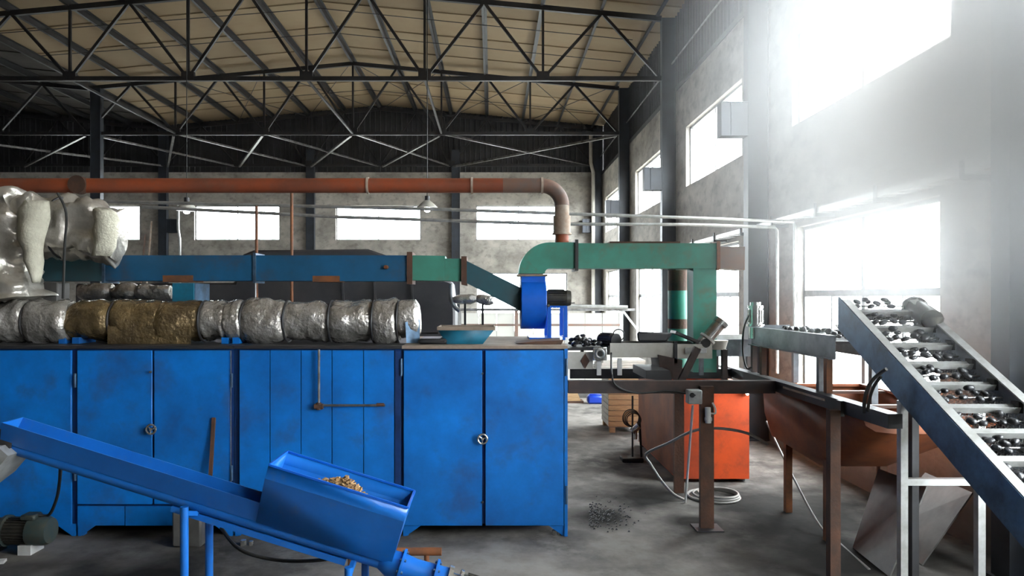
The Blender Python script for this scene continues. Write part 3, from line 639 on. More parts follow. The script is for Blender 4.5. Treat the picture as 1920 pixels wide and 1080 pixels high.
MB().box(PX(1081, YD), PX(1343, YD), YD-0.15, YD+0.15, z0g+0.0, z1g-0.01).build('duct_section', 'duct_green', t)
MB().box(PX(1140, YD), PX(1270, YD), YD-0.13, YD+0.13, z1g-0.01, z1g+0.012).build('cover_plate', 'rust', t)
MB().box(PX(1336, YD), PX(1342, YD), YD-0.17, YD+0.17, z0g-0.02, z1g+0.012).build('flange', 'rust_orange', t)
MB().prism([(PX(1343,YD), z0g+0.0), (PX(1388,YD), z0g-0.02), (PX(1388,YD), z1g-0.05), (PX(1343,YD), z1g-0.05)], 1, YD-0.15, YD+0.15).build('end_hood', 'pipe_grey', t)
MB().box(PX(1294, YD), PX(1337, YD), YD-0.13, YD+0.13, PZ(696, YD), z0g).build('down_duct', 'duct_green', t)
MB().box(PX(970, 8.2), PX(1027, 8.2), YD-0.16, YD+0.16, PZ(518, 8.2), PZ(514, 8.2)).build('flange', 'dusty_top', t)
YR = 8.85; t = thing('round_pipe', 'round green pipe with rust bands standing behind the green duct', 'pipe', (PX(1271, YR), YR, PZ(640, YR)))
for y0, y1, m in ((507, 545, 'rust'), (545, 598, 'duct_green'), (598, 616, 'rust'), (616, 688, 'duct_green')):
    MB().cyl((PX(1271, YR), YR, PZ(y1, YR)), (PX(1271, YR), YR, PZ(y0, YR)), 0.122, 20).build('pipe_section', m, t)

# ------------------------------------------------------------------ big overhead pipe
YO = YD
t = thing('overhead_pipe', 'long orange-red overhead pipe ending in a downward elbow', 'pipe', (PX(500, YO), YO, PZ(455, YO)))
zo = PZ(348, YO); ro = 0.086
for a, b, m in ((-420, -40, 'pipe_orange'), (-40, 155, 'pipe_orange'), (155, 410, 'pipe_orange'), (410, 690, 'pipe_orange'), (690, 885, 'pipe_orange'), (885, 943, 'pipe_orange'), (943, 1016, 'pipe_grey')):
    MB().cyl((PX(a, YO), YO, zo), (PX(b, YO), YO, zo), ro, 22).build('pipe_section', m, t)
for a in (690, 885, 1016): MB().cyl((PX(a-2, YO), YO, zo), (PX(a+2, YO), YO, zo), ro+0.012, 22).build('weld_collar', 'pipe_pale', t)
R = 0.235; pe = [(PX(1016, YO)+R*math.sin(a)*1.0, YO, zo-R+R*math.cos(a)) for a in [math.pi/2*i/10 for i in range(11)]]
MB().tube(pe, ro, 22).build('elbow', 'pipe_grey', t); xe = pe[-1][0]
MB().cyl((xe, YO, pe[-1][2]), (xe, YO, PZ(405, YO)), ro, 22).build('pipe_section', 'pipe_pale', t)
MB().cyl((xe, YO, PZ(405, YO)), (xe, YO, PZ(437, YO)), ro+0.016, 22).build('sleeve', 'pipe_pale', t)
MB().cyl((xe, YO, PZ(437, YO)), (xe, YO, PZ(440, YO)), ro+0.028, 22).build('collar', 'pipe_pale', t)
MB().cyl((xe, YO, PZ(440, YO)), (xe, YO, z1g), ro*0.95, 22).build('pipe_section', 'pipe_orange', t)
MB().cyl((PX(153, YO), YO-ro-0.02, zo), (PX(153, YO), YO, zo), 0.105, 24).build('blank_flange', 'rust', t)
# two thin conduits crossing the hall, dropping by the window
for pts, lab in (([(90,375),(640,388),(813,392),(1280,408),(1488,416),(1490,425)], 'upper thin steel conduit crossing before the back windows'),
                 ([(267,388),(640,407),(1037,420),(1280,421),(1452,426),(1457,432)], 'lower thin steel conduit crossing before the back windows')):
    D0 = 10.75; q = [P(a, b, D0) for a, b in pts]; q.append(V(q[-1].x, D0, PZ(700, D0)))
    tag(MB().tube(q, 0.025, 8).build('steel_conduit', 'galvanized'), lab, 'conduit')
for px, y0, y1, lab in ((481, 386, 640, 'rusty standpipe rising behind the blue duct flange'), (547, 360, 640, 'taller rusty standpipe behind the blue duct')):
    tag(MB().cyl(V(PX(px, 10.0), 10.0, 0), P(px, y0, 10.0), 0.022, 8).build('standpipe', 'rust_orange'), lab, 'pipe')

# pendant lamps
def lamp(px, py, D, label, watts, glow):
    c = P(px, py, D); t = thing('pendant_lamp', label, 'lamp', c)
    MB().tube([c+V(0,0,0.02), c+V(0,0,0.10), c+V(0,0,0.16)], [0.20, 0.12, 0.045], 24, cap=False).build('shade', 'cream_paint', t, solid=0.006)
    MB().cyl(c+V(0,0,0.15), c+V(0,0,0.24), 0.045, 14).build('socket', 'steel_dark', t)
    MB().tube([c+V(0,0,-0.045), c+V(0,0,-0.03), c+V(0,0,0.03), c+V(0,0,0.08)], [0.02, 0.05, 0.055, 0.025], 14).build('bulb', 'glow', t)
    MB().cyl(c+V(0,0,0.24), V(c.x, c.y, 8.0), 0.008, 6).build('cord', 'black', t)
    l = bpy.data.lights.new('lamp_light', 'POINT'); l.energy = watts; l.color = (0.85, 0.87, 1); l.shadow_soft_size = 0.06
    lo = bpy.data.objects.new('lamp_light', l); COL.objects.link(lo); lo.parent = t; lo.location = (0, 0, -0.08)
lamp(350, 396, 12.6, 'pendant lamp glowing softly over the darker end of the hall', 40, 1)
lamp(801, 393, 12.6, 'pendant lamp shining brightly between the back windows', 90, 1)

# ------------------------------------------------------------------ blue screw conveyor in front
O_ = V(-2.04, 4.7, 1.068); U_ = V(0.9548, 0, -0.2974); N_ = V(0.2974, 0, 0.9548)
def SC(s, y, n): return O_+U_*s+N_*n+V(0, y, 0)
t = thing('screw_conveyor', 'long inclined blue screw conveyor with a feed hopper before the cabinets', 'conveyor', (-2.0, 4.7, 0))
MB().cyl(SC(-1.42, 0, 0), SC(1.47, 0, 0), 0.055, 20).build('tube', 'screw_blue', t)
tr = MB()
for sg in (-1, 1): tr.hexa([SC(-1.24, sg*0.052, 0.02), SC(0.53, sg*0.052, 0.02), SC(0.53, sg*0.058, 0.02), SC(-1.24, sg*0.058, 0.02), SC(-1.24, sg*0.098, 0.161), SC(0.53, sg*0.098, 0.161), SC(0.53, sg*0.105, 0.161), SC(-1.24, sg*0.105, 0.161)])
tr.hexa([SC(-1.24, -0.055, 0.02), SC(-1.233, -0.055, 0.02), SC(-1.233, 0.055, 0.02), SC(-1.24, 0.055, 0.02), SC(-1.24, -0.10, 0.161), SC(-1.233, -0.10, 0.161), SC(-1.233, 0.10, 0.161), SC(-1.24, 0.10, 0.161)])
tr.build('trough', 'screw_blue', t)
hp = MB(); s0, s1 = 0.52, 1.44; ring = lambda sa, sb, w, n: [SC(sa, -w, n), SC(sb, -w, n), SC(sb, w, n), SC(sa, w, n)]
z_top = 0.445
vs = ring(s0, s1, 0.20, z_top)+ring(s0, s1, 0.195, z_top-0.09)+ring(s0, s1, 0.065, 0.02)
fs = [(i+k, i+(k+1)%4, i+4+(k+1)%4, i+4+k) for i in (0, 4) for k in range(4)]
hop = MB().add(vs, fs).build('hopper', 'screw_blue', t, solid=0.008, angle=5)
for k in range(4):
    a, b = vs[k], vs[(k+1) % 4]; MB().bar(a, b, 0.014, 0.012).build('rim', 'fan_blue', hop)
MB().bar(SC(-0.05, -0.02, -0.075), SC(1.15, -0.02, -0.075), 0.03, 0.04).build('stiffener', 'screw_blue', t)
hs = MB().tube([SC(1.36, 0, 0), SC(1.42, 0, 0), SC(1.5, 0, 0), SC(1.60, 0, 0), SC(1.82, 0, 0)], [0.055, 0.085, 0.088, 0.075, 0.082], 22).build('housing', 'screw_blue', t)
for s_ in (1.50, 1.73): 
    MB().cyl(SC(s_, 0, 0), SC(s_+0.018, 0, 0), 0.115, 22).build('flange', 'screw_blue', t)
    for k in range(8):
        a = 2*math.pi*k/8; c = SC(s_, 0, 0)+(V(0,1,0)*math.cos(a)+N_*math.sin(a))*0.1; MB().cyl(c-U_*0.012, c+U_*0.03, 0.009, 6).build('bolt', 'conveyor_blue', t)
MB().cyl(SC(1.82, 0, 0), SC(1.85, 0, 0), 0.10, 20).cyl(SC(1.85, 0, 0), SC(1.90, 0, 0), 0.06, 20).cyl(SC(1.90, 0, 0), SC(1.92, 0, 0), 0.095, 20).build('coupling', 'stainless', t)
mm = MB().cyl(SC(1.92, 0, 0), SC(2.25, 0, 0), 0.075, 20)
for k in range(18):
    a = 2*math.pi*k/18; v = (V(0,1,0)*math.cos(a)+N_*math.sin(a)); mm.bar(SC(1.95, 0, 0)+v*0.08, SC(2.22, 0, 0)+v*0.08, 0.006, 0.018, v)
mm.build('motor', 'motor_dark', t)
for X_, Y_, top_ in ((-1.985, 4.58, PZ(950, 4.58)), (-1.92, 4.82, PZ(958, 4.82)), (-0.925, 4.58, 0.66), (-0.86, 4.82, 0.68)):
    MB().cyl((X_, Y_, 0), (X_, Y_, top_), 0.026, 14).build('leg', 'screw_blue', t)
MB().bar((-1.985, 4.58, PZ(962, 4.58)), SC(0.13, 0, -0.06), 0.03, 0.03).bar((-1.92, 4.82, PZ(962, 4.82)), SC(0.13, 0, -0.06), 0.03, 0.03).build('leg_brace', 'screw_blue', t)
MB().bar((-0.925, 4.58, 0.60), SC(1.2, 0, -0.03), 0.03, 0.03).bar((-0.86, 4.82, 0.62), SC(1.2, 0, -0.03), 0.03, 0.03).build('leg_brace', 'screw_blue', t)
MB().prism([(PX(a, 4.7), PZ(b, 4.7)) for a, b in ((-60, 832), (24, 830), (42, 846), (2, 893), (-60, 940))], 1, 4.56, 4.84).build('discharge_spout', 'galvanized', t)
MB().cyl(SC(-1.44, 0, 0), SC(-1.16, 0, 0), 0.075, 18).build('end_bearing', 'steel_dark', t)
chips = MB()
for i in range(420):
    r = abs(random.gauss(0, 0.5)); a = random.random()*6.283
    s_ = 0.98+0.30*r*math.cos(a); y_ = 0.05+0.10*r*math.sin(a)
    if abs(y_) > 0.16 or not 0.6 < s_ < 1.36: continue
    c = SC(s_, y_, 0.425-0.13*min(r, 1.6)+random.uniform(-0.02, 0.02)); d = V(random.uniform(-1,1), random.uniform(-1,1), random.uniform(-0.5,0.5)).normalized()*random.uniform(0.01, 0.02)
    chips.bar(c-d, c+d, 0.016, 0.008)
o = chips.build('wood_chip_pile', 'chips'); tag(o, 'small heap of tan wood chips inside the blue feed hopper', 'wood chips'); o['kind'] = 'stuff'
pile = MB(); vs = []; fs = []
for i in range(9):
    for k in range(20):
        r = i/8; a = 2*math.pi*k/20; s_ = 0.98+0.36*r*math.cos(a); y_ = 0.03+0.145*r*math.sin(a)
        vs.append(SC(s_, y_, 0.405-0.17*r))
for i in range(8):
    for k in range(20): fs.append((i*20+k, i*20+(k+1)%20, (i+1)*20+(k+1)%20, (i+1)*20+k))
pile.add(vs, fs).build('heap', 'chips', o)

# motor lying at the left, cable, trestle, hose
t = thing('electric_motor', 'dark green electric motor resting on the floor by the blue cabinet', 'motor', (PX(40, 6.7), 6.7, 0))
zc_m = 0.20; xm = lambda x: PX(x, 6.7)
mb = MB().cyl((xm(-40), 6.7, zc_m), (xm(14), 6.7, zc_m), 0.12, 22).cyl((xm(14), 6.7, zc_m), (xm(60), 6.7, zc_m), 0.11, 22)
for k in range(26):
    a = 2*math.pi*k/26; v = V(0, math.cos(a), math.sin(a)); c = V(0, 6.7, zc_m)+v*0.118; mb.bar(c+V(xm(18),0,0), c+V(xm(58),0,0), 0.007, 0.018, v)
mb.build('body', 'motor_dark', t)
MB().tube([(xm(58), 6.7, zc_m), (xm(60), 6.7, zc_m), (xm(88), 6.7, zc_m), (xm(96), 6.7, zc_m)], [0.09, 0.135, 0.135, 0.115], 24).build('fan_cover', 'motor_green', t)
MB().cyl((xm(10), 6.7, zc_m), (xm(16), 6.7, zc_m), 0.145, 24).build('flange', 'motor_green', t)
MB().box(xm(46), xm(74), 6.62, 6.76, zc_m+0.11, zc_m+0.165).build('terminal_box', 'motor_green', t, bevel=0.015)
MB().box(xm(46), xm(70), 6.60, 6.80, 0.0, 0.09).build('foot', 'white_paint', t); MB().box(xm(-30), xm(0), 6.60, 6.80, 0.0, 0.09).build('foot', 'motor_dark', t)
o = MB().tube(curve([V(xm(72), 6.69, zc_m+0.15), P(92, 965, 6.7), P(106, 935, 6.5), P(112, 900, 6.0), P(114, 862, 5.2)]), 0.014, 8).build('motor_cable', 'rubber'); tag(o, 'black cable rising from the floor motor to the screw conveyor', 'cable')
o = MB().tube(curve([P(415, 990, 6.4), P(450, 1030, 6.0), P(520, 1050, 5.9), P(600, 1050, 5.6), P(660, 1035, 5.1)]), 0.016, 8).build('power_cable', 'rubber'); tag(o, 'black cable sagging below the screw conveyor hopper', 'cable')
t = thing('orange_trestle', 'low orange tube trestle on the floor behind the screw conveyor', 'trestle', (PX(740, 6.0), 6.0, 0))
MB().cyl((PX(640, 6.0), 6.0, PZ(1034, 6.0)), (PX(828, 6.0), 6.0, PZ(1034, 6.0)), 0.034, 16).build('top_tube', 'rust_orange', t)
for px in (657, 800): MB().cyl((PX(px, 6.0), 6.0, 0), (PX(px, 6.0), 6.0, PZ(1036, 6.0)), 0.022, 12).build('leg', 'rust_orange', t)
for x_, y_, w_, lab in ((-4.55, 6.35, 0.14, 'small pale offcut on the floor beside the motor'), (-4.75, 6.2, 0.18, 'yellowish wood offcut on the floor beside the motor')):
    tag(MB().bar((x_-w_, y_, 0.012), (x_+w_, y_+0.08, 0.012), 0.08, 0.024).build('offcut', 'wood' if 'wood' in lab else 'white_paint'), lab, 'offcut')

# ------------------------------------------------------------------ things on top of the cabinets
t = thing('hopper_tray', 'teal tapered tray with dusty rim on the bright blue cabinet', 'tray', (PX(872, 7.5), 7.55, ZT))
x0, x1 = PX(838, 7.4), PX(905, 7.4); x2, x3 = PX(822, 7.4), PX(926, 7.4); zt_ = PZ(618, 7.4)
sh = MB().add([(x0, 7.42, ZT+0.002), (x1, 7.42, ZT+0.002), (x1, 7.75, ZT+0.002), (x0, 7.75, ZT+0.002), (x2, 7.36, zt_), (x3, 7.36, zt_), (x3, 7.85, zt_), (x2, 7.85, zt_)], [(0,1,2,3),(0,1,5,4),(1,2,6,5),(2,3,7,6),(3,0,4,7)]).build('pan', 'tray_teal', t, solid=0.006)
MB().box(x2-0.01, x3+0.012, 7.345, 7.36, zt_-0.005, zt_+0.032).box(x2-0.01, x3+0.012, 7.85, 7.865, zt_-0.005, zt_+0.03).box(x2-0.012, x2, 7.36, 7.85, zt_, zt_+0.03).box(x3, x3+0.012, 7.36, 7.85, zt_, zt_+0.03).build('rim', 'dusty_top', t)
MB().cyl((x2-0.01, 7.5, zt_-0.04), (PX(790, 7.5), 7.5, zt_-0.04), 0.009, 6).build('pull_rod', 'black', t)
o = MB().box(PX(785, 7.4), PX(838, 7.4), 7.35, 7.8, ZT+0.001, ZT+0.06).build('scrap_plate', 'steel_dark', bevel=0.02); tag(o, 'dark scrap plate lying beside the teal tray', 'plate')
t = thing('dust_pan', 'shallow rusty tray lying before the blower base', 'tray', (PX(1020, 7.5), 7.5, ZT))
MB().prism([(PX(968, 7.5), ZT+0.012), (PX(1000, 7.5), ZT+0.001), (PX(1050, 7.5), ZT+0.001), (PX(1054, 7.5), ZT+0.045), (PX(1000, 7.5), ZT+0.03)], 1, 7.35, 7.75).build('pan', 'rust', t)
MB().cyl((PX(1052, 7.4), 7.4, ZT+0.03), (PX(1052, 7.72), 7.72, ZT+0.05), 0.014, 8).build('handle', 'galvanized', t)

# ------------------------------------------------------------------ covered machine behind the cabinets
t = thing('covered_dryer', 'second dryer line under dark grey covers behind the blue duct', 'machine', (PX(500, 10.4), 10.6, 0))
pol = [(140, 790), (140, 532), (440, 530), (452, 478), (475, 469), (690, 467), (722, 478), (760, 500), (846, 528), (853, 585), (853, 790)]
MB().prism([(PX(a, 10.3), PZ(b, 10.3) if b < 780 else 0) for a, b in pol], 1, 10.3, 11.2).build('cover', 'tarp', t, bevel=0.03)
for a in (640, 700, 770): MB().bar(P(a, 500, 10.28), P(a+6, 600, 10.28), 0.03, 0.02, (0,1,0)).build('cover_fold', 'tarp', t)
t = thing('foil_pipe', 'thin crumpled foil pipe between dark duct and big foil pipe', 'pipe', (PX(240, 9.3), 9.3, PZ(562, 9.3)))
for i, (a, b) in enumerate(((150, 212), (212, 258), (258, 322))): foil_sleeve((PX(a, 9.3), 9.3, PZ(548, 9.3)), (PX(b, 9.3), 9.3, PZ(548, 9.3)), 0.105, i*5+70, 0.05, 18, 12).build('foil_wrap', 'foil', t)
MB().box(PX(160, 9.3), PX(310, 9.3), 9.2, 9.4, 0, 2.28).build('rack', 'black', t)
t = thing('elbow_pipe', 'short foil pipe with elbow behind the transition duct', 'pipe', (PX(880, 9.6), 9.6, PZ(575, 9.6)))
foil_sleeve(P(850, 562, 9.6), P(895, 560, 9.6), 0.06, 91, 0.02, 16, 10).build('foil_wrap', 'foil', t); foil_sleeve(P(893, 559, 9.6), P(926, 566, 9.6), 0.06, 95, 0.02, 16, 10).build('foil_wrap', 'foil', t)
MB().tube(curve([P(846, 532, 9.6), P(846, 560, 9.6), P(853, 575, 9.6), P(862, 583, 9.6)]), 0.03, 8).build('bend', 'galvanized', t)
for px in (872, 905): MB().bar(P(px, 568, 9.6), V(PX(px, 9.6), 9.6, 0), 0.03, 0.03).build('leg', 'steel_dark', t)

# ------------------------------------------------------------------ white sheet partition
YQ = 17.0; qx = lambda x: PX(x, YQ); zq = PZ(583, YQ)
t = thing('sheet_partition', 'white sheet partition with steel frame before the back window', 'partition', (qx(1020), YQ, 0))
posts = [778, 862, 968, 1062, 1165]
for px in posts: MB().box(qx(px)-0.04, qx(px)+0.04, YQ-0.03, YQ+0.03, 0, zq).build('post', 'galvanized' if px != 968 else 'pipe_grey', t)
MB().box(qx(770), qx(1190), YQ-0.05, YQ+0.04, zq, zq+0.06).build('top_rail', 'bare_steel', t); MB().cyl((qx(1060), YQ-0.12, zq+0.12), (qx(1175), YQ-0.12, zq+0.09), 0.045, 8).build('pipe_bundle', 'galvanized', t)
MB().bar((qx(1168), YQ, zq), (qx(1195), YQ, zq-0.45), 0.05, 0.05).build('stay', 'galvanized', t)
for i, (a, b) in enumerate(zip(posts, posts[1:])):
    n = 3
    for k in range(n):
        xa, xb = lerp(qx(a)+0.04, qx(b)-0.04, k/n), lerp(qx(a)+0.04, qx(b)-0.04, (k+1)/n)
        MB().box(xa, xb-0.012, YQ-0.008+0.006*(k % 2), YQ+0.008+0.006*(k % 2), 0.35, zq-0.05).build('sheet', 'milky', t)
    MB().box(qx(a)+0.04, qx(b)-0.04, YQ-0.01, YQ+0.01, 0, 0.33).build('kick_board', 'grey_sheet', t)
    MB().box(qx(a)+0.04, qx(b)-0.04, YQ-0.025, YQ-0.005, 1.72, 1.77).build('cross_rail', 'pipe_grey', t)

# ------------------------------------------------------------------ things on the far floor
def floorpt(px, py): d = H*F/(py-CY); return V(PX(px, d), d, 0)
c = floorpt(1119, 758); t = thing('jerrycan', 'blue plastic jerrycan on the floor before the white partition', 'jerrycan', c)
MB().box(c.x-0.2, c.x+0.2, c.y, c.y+0.25, 0.0, 0.19).build('body', 'drum_blue', t, bevel=0.04); MB().box(c.x-0.15, c.x+0.1, c.y+0.09, c.y+0.14, 0.19, 0.22).build('handle', 'drum_blue', t, bevel=0.01); MB().cyl((c.x+0.15, c.y+0.12, 0.18), (c.x+0.15, c.y+0.12, 0.225), 0.03, 12).build('cap', 'white_paint', t)
c = floorpt(1076, 756); t = thing('timber_block', 'pale tapered timber block beside the blue jerrycan', 'timber', c)
MB().prism([(c.x-0.17, 0.05), (c.x+0.16, 0.05), (c.x+0.06, 0.30), (c.x-0.17, 0.30)], 1, c.y, c.y+0.3).build('block', 'wood', t); MB().box(c.x-0.19, c.x+0.22, c.y-0.02, c.y+0.32, 0, 0.05).build('pallet', 'rust', t)
# slatted wooden crate with boards
t = thing('slatted_crate', 'tall slatted wooden crate on feet beside the orange tank', 'crate', (2.33, 13.0, 0))
cx0, cx1, cy0, cy1 = PX(1141, 12.6), PX(1200, 12.6), 12.6, 13.4
for k in range(10):
    z0 = 0.11+k*0.096; MB().box(cx0, cx1, cy0, cy0+0.02, z0, z0+0.086).build('slat', 'wood', t); MB().box(cx0-0.0, cx0+0.02, cy0+0.025, cy1, z0, z0+0.086).build('slat', 'cream_paint', t)
MB().box(cx0+0.025, cx1-0.005, cy0+0.025, cy1, 0.09, 1.06).build('core', 'dusty_top', t)
for xx in (cx0+0.02, cx1-0.12): MB().box(xx, xx+0.1, cy0, cy0+0.1, 0, 0.09).build('foot', 'wood', t); MB().box(xx, xx+0.1, cy1-0.1, cy1, 0, 0.09).build('foot', 'wood', t)
for k in range(5):
    w = 0.44-0.02*k; o = MB().box(2.33-w, 2.36+w-0.03*(k % 2), 12.55, 13.35, 1.071+k*0.045, 1.071+k*0.045+0.04).build('pale_board', 'cream_paint')
    tag(o, ('lowest', 'second lowest', 'middle', 'second highest', 'topmost')[k]+' pale board stacked on the slatted crate', 'board', 'boards on the crate')
# stand with coiled cable
c = floorpt(1186, 864); t = thing('tool_stand', 'black pole stand with heavy base beside the orange tank', 'stand', c)
MB().box(c.x-0.17, c.x+0.14, c.y-0.12, c.y+0.12, 0, 0.06).build('base', 'black', t, bevel=0.01); MB().cyl((c.x, c.y, 0.06), (c.x, c.y, PZ(742, c.y)), 0.014, 8).build('pole', 'black', t)
MB().bar((c.x+0.13, c.y, 0.06), (c.x+0.10, c.y, 0.62), 0.03, 0.03).build('prop', 'black', t)
MB().cyl((c.x-0.02, c.y-0.05, PZ(808, c.y)), (c.x+0.08, c.y-0.05, PZ(797, c.y)), 0.05, 12).cyl((c.x+0.03, c.y-0.05, PZ(822, c.y)), (c.x+0.03, c.y-0.05, PZ(805, c.y)), 0.03, 10).build('clamp_head', 'stainless', t)
t2 = thing('cable_coil', 'coil of reddish cable hung on the black pole stand', 'cable', (c.x, c.y-0.03, PZ(805, c.y)))
for k in range(4): MB().ring((c.x-0.03+0.012*k, c.y-0.03-0.012*k, PZ(783+k, c.y)), (0.1*k-0.15, 1, 0.05*k), 0.125-0.008*k, 0.008, 26, 6).build('loop', 'rust' if k % 2 else 'rubber', t2)

# ------------------------------------------------------------------ orange tank and brown frame
t = thing('dip_tank', 'bright orange open steel tank under the brown frame', 'tank', (2.87, 10.3, 0))
tx0, tx1, ty0, ty1, tz0, tz1 = 2.40, 3.34, 9.2, 11.6, 0.06, 1.25; th = 0.012
for a in ((tx0, tx1, ty0, ty0+th, tz0, tz1, 'front_wall'), (tx0, tx1, ty1-th, ty1, tz0, tz1, 'rear_wall'), (tx0, tx0+th, ty0+th, ty1-th, tz0, tz1, 'side_wall'), (tx1-th, tx1, ty0+th, ty1-th, tz0, tz1, 'side_wall'), (tx0, tx1, ty0, ty1, tz0-0.012, tz0, 'bottom')):
    MB().box(*a[:6]).build(a[6], 'tank_orange' if a[6] != 'side_wall' else 'tank_rust', t)
MB().box(tx0-0.04, tx1+0.04, ty0-0.04, ty0, tz1-0.05, tz1).box(tx0-0.04, tx1+0.04, ty1, ty1+0.04, tz1-0.05, tz1).box(tx0-0.04, tx0, ty0, ty1, tz1-0.05, tz1).box(tx1, tx1+0.04, ty0, ty1, tz1-0.05, tz1).build('rim', 'tank_rust', t)
for xx in (tx0+0.02, tx1-0.12):
    for yy in (ty0+0.1, ty1-0.2): MB().box(xx, xx+0.1, yy, yy+0.1, 0, tz0-0.012).build('foot', 'beam_dark', t)
for yy in (9.9, 10.6): MB().box(tx0+0.02, tx1-0.02, yy, yy+0.05, tz1-0.05, tz1-0.01).build('divider_bar', 'tank_rust', t)
MB().cyl(P(1395, 740, 9.19), P(1401, 738, 9.12), 0.025, 8).build('spigot', 'stainless', t)
t = thing('steel_gantry', 'brown and black steel gantry carrying the conveyors over the tanks', 'gantry', (2.4, 7.6, 0))
zr0, zr1 = 1.40, 1.53
MB().box(0.80, 2.96, 7.40, 7.50, zr0, zr1).build('front_rail', 'beam_brown', t); MB().box(0.97, 2.96, 8.75, 8.83, zr0, zr1-0.01).build('rear_rail', 'beam_dark', t)
MB().box(2.96, 3.07, 5.30, 9.15, zr0+0.02, zr1).build('side_rail', 'beam_dark', t); MB().box(2.955, 2.96, 6.3, 7.2, zr1-0.05, zr1-0.03).build('worn_strip', 'pipe_pale', t)
MB().box(PX(1311, 7.39), PX(1336, 7.39), 7.34, 7.398, 0.012, zr0+0.08).build('post', 'rust', t); MB().box(PX(1300, 7.39), PX(1350, 7.39), 7.25, 7.50, 0, 0.012).build('base_plate', 'beam_dark', t)
MB().box(PX(1262, 8.77), PX(1280, 8.77), 8.70, 8.75, 0, zr0+0.1).build('post', 'rust', t)
MB().box(PX(1553, 6.0), PX(1572, 6.0), 5.96, 6.04, 0, zr0+0.05).build('post', 'rust', t); MB().box(PX(1553, 6.0)+0.085, 2.965, 5.96, 6.04, zr0, zr1).build('post_tie', 'beam_dark', t)
MB().bar(P(1276, 716, 7.6), P(1308, 652, 7.6), 0.07, 0.05, (0,1,0)).build('diagonal_brace', 'beam_brown', t)
MB().box(2.0, 2.92, 7.9, 8.6, 1.33, 1.40).build('drip_tray', 'beam_dark', t)
MB().prism([(PX(1200, 7.9), 1.53), (PX(1248, 7.9), 1.50), (PX(1243, 7.9), 1.62), (PX(1200, 7.9), 1.62)], 1, 7.6, 8.3).build('tray', 'beam_dark', t)
MB().prism([(PX(1240, 7.9), 1.54), (PX(1280, 7.9), 1.44), (PX(1282, 7.9), 1.70), (PX(1236, 7.9), 1.76)], 1, 7.95, 8.35).build('side_chute', 'beam_brown', t)
t = thing('switch_box', 'small grey switch box with rotary knob on the rusty post', 'switch box', (PX(1303, 7.3), 7.3, PZ(757, 7.3)))
MB().box(PX(1289, 7.3), PX(1315, 7.3), 7.26, 7.38, PZ(757, 7.3), PZ(731, 7.3)).build('case', 'switch_grey', t, bevel=0.008)
MB().cyl(P(1298, 741, 7.26), P(1298, 741, 7.235), 0.025, 14).build('knob', 'black', t); MB().bar(P(1293, 741, 7.23), P(1304, 741, 7.23), 0.012, 0.014).build('lever', 'black', t)
t = thing('white_valve', 'white plastic valve fixed to the rusty post below the switch box', 'valve', (PX(1328, 7.3), 7.3, PZ(795, 7.3)))
MB().cyl(P(1328, 793, 7.3), P(1327, 764, 7.3), 0.03, 12).cyl(P(1322, 786, 7.3), P(1334, 786, 7.3), 0.022, 10).build('body', 'white_paint', t, angle=40)
MB().tube(curve([P(1332, 775, 7.3), P(1341, 775, 7.28), P(1341, 765, 7.28), P(1336, 755, 7.3)]), 0.009, 8).build('tube', 'white_paint', t)
o = MB().tube([P(1299, 760, 7.9), floorpt(1285, 943)], 0.014, 8).build('white_rod', 'white_paint'); tag(o, 'thin white rod leaning under the switch box', 'rod')
o = MB().tube(curve([P(1440, 833, 7.55), P(1400, 812, 7.7), P(1345, 803, 7.85), P(1300, 808, 8.0), P(1255, 830, 8.3), P(1212, 851, 8.7), P(1221, 872, 8.7), P(1243, 905, 8.6), P(1265, 928, 8.4), P(1287, 938, 8.37)]), 0.016, 8).build('grey_hose', 'hose_grey'); tag(o, 'grey hose looping from the tanks down to the floor', 'hose')
c = floorpt(1338, 932); t = thing('hose_coil', 'grey hose coiled flat on the dark floor behind the rusty post', 'hose', c)
for k in range(3): MB().ring((c.x+0.02*k, c.y-0.02*k, 0.016+0.024*k), (0,0,1), 0.30-0.035*k, 0.014, 36, 6).build('loop', 'hose_grey', t)

# hopper-bottom tank by the wall
t = thing('hopper_tank', 'rust-orange trough tank with tapered bottom under the grey trough conveyor', 'tank', (3.7, 7.5, 0))
st = [(8.15, 0.72, 1.38), (7.3, 0.68, 1.38), (6.75, 0.80, 1.38), (6.3, 1.02, 1.38), (5.95, 1.26, 1.38)]
def sect(Y, zb, zt): return [(3.12, Y, zt), (3.14, Y, lerp(zt, zb, 0.45)), (3.22, Y, lerp(zt, zb, 0.85)), (3.38, Y, zb), (3.75, Y, zb), (4.05, Y, lerp(zt, zb, 0.75)), (4.22, Y, lerp(zt, zb, 0.4)), (4.25, Y, zt)]
vs = [p for s_ in st for p in sect(*s_)]; n = 8; fs = []
for i in range(len(st)-1):
    for k in range(n-1): fs.append((i*n+k, i*n+k+1, (i+1)*n+k+1, (i+1)*n+k))
fs += [tuple(range(n)), tuple((len(st)-1)*n+k for k in range(n))]
MB().add(vs, fs).build('trough', 'tank_rust', t, solid=0.012, angle=50)
MB().box(3.08, 3.15, 5.93, 8.17, 1.38, 1.41).box(4.22, 4.29, 5.93, 8.17, 1.38, 1.41).box(3.15, 4.22, 5.9, 5.96, 1.38, 1.41).box(3.15, 4.22, 8.13, 8.19, 1.38, 1.41).build('rim', 'tank_rust', t)
for yy in (6.6, 7.6): MB().box(3.15, 4.22, yy, yy+0.05, 1.37, 1.40).build('cross_bar', 'pipe_grey', t)
for x_, y_, z_ in ((3.32, 7.0, 0.80), (3.32, 7.95, 0.80), (3.85, 7.0, 0.82), (3.85, 7.95, 0.82)): MB().box(x_-0.035, x_+0.035, y_-0.035, y_+0.035, 0, z_).build('leg', 'rust_orange', t)

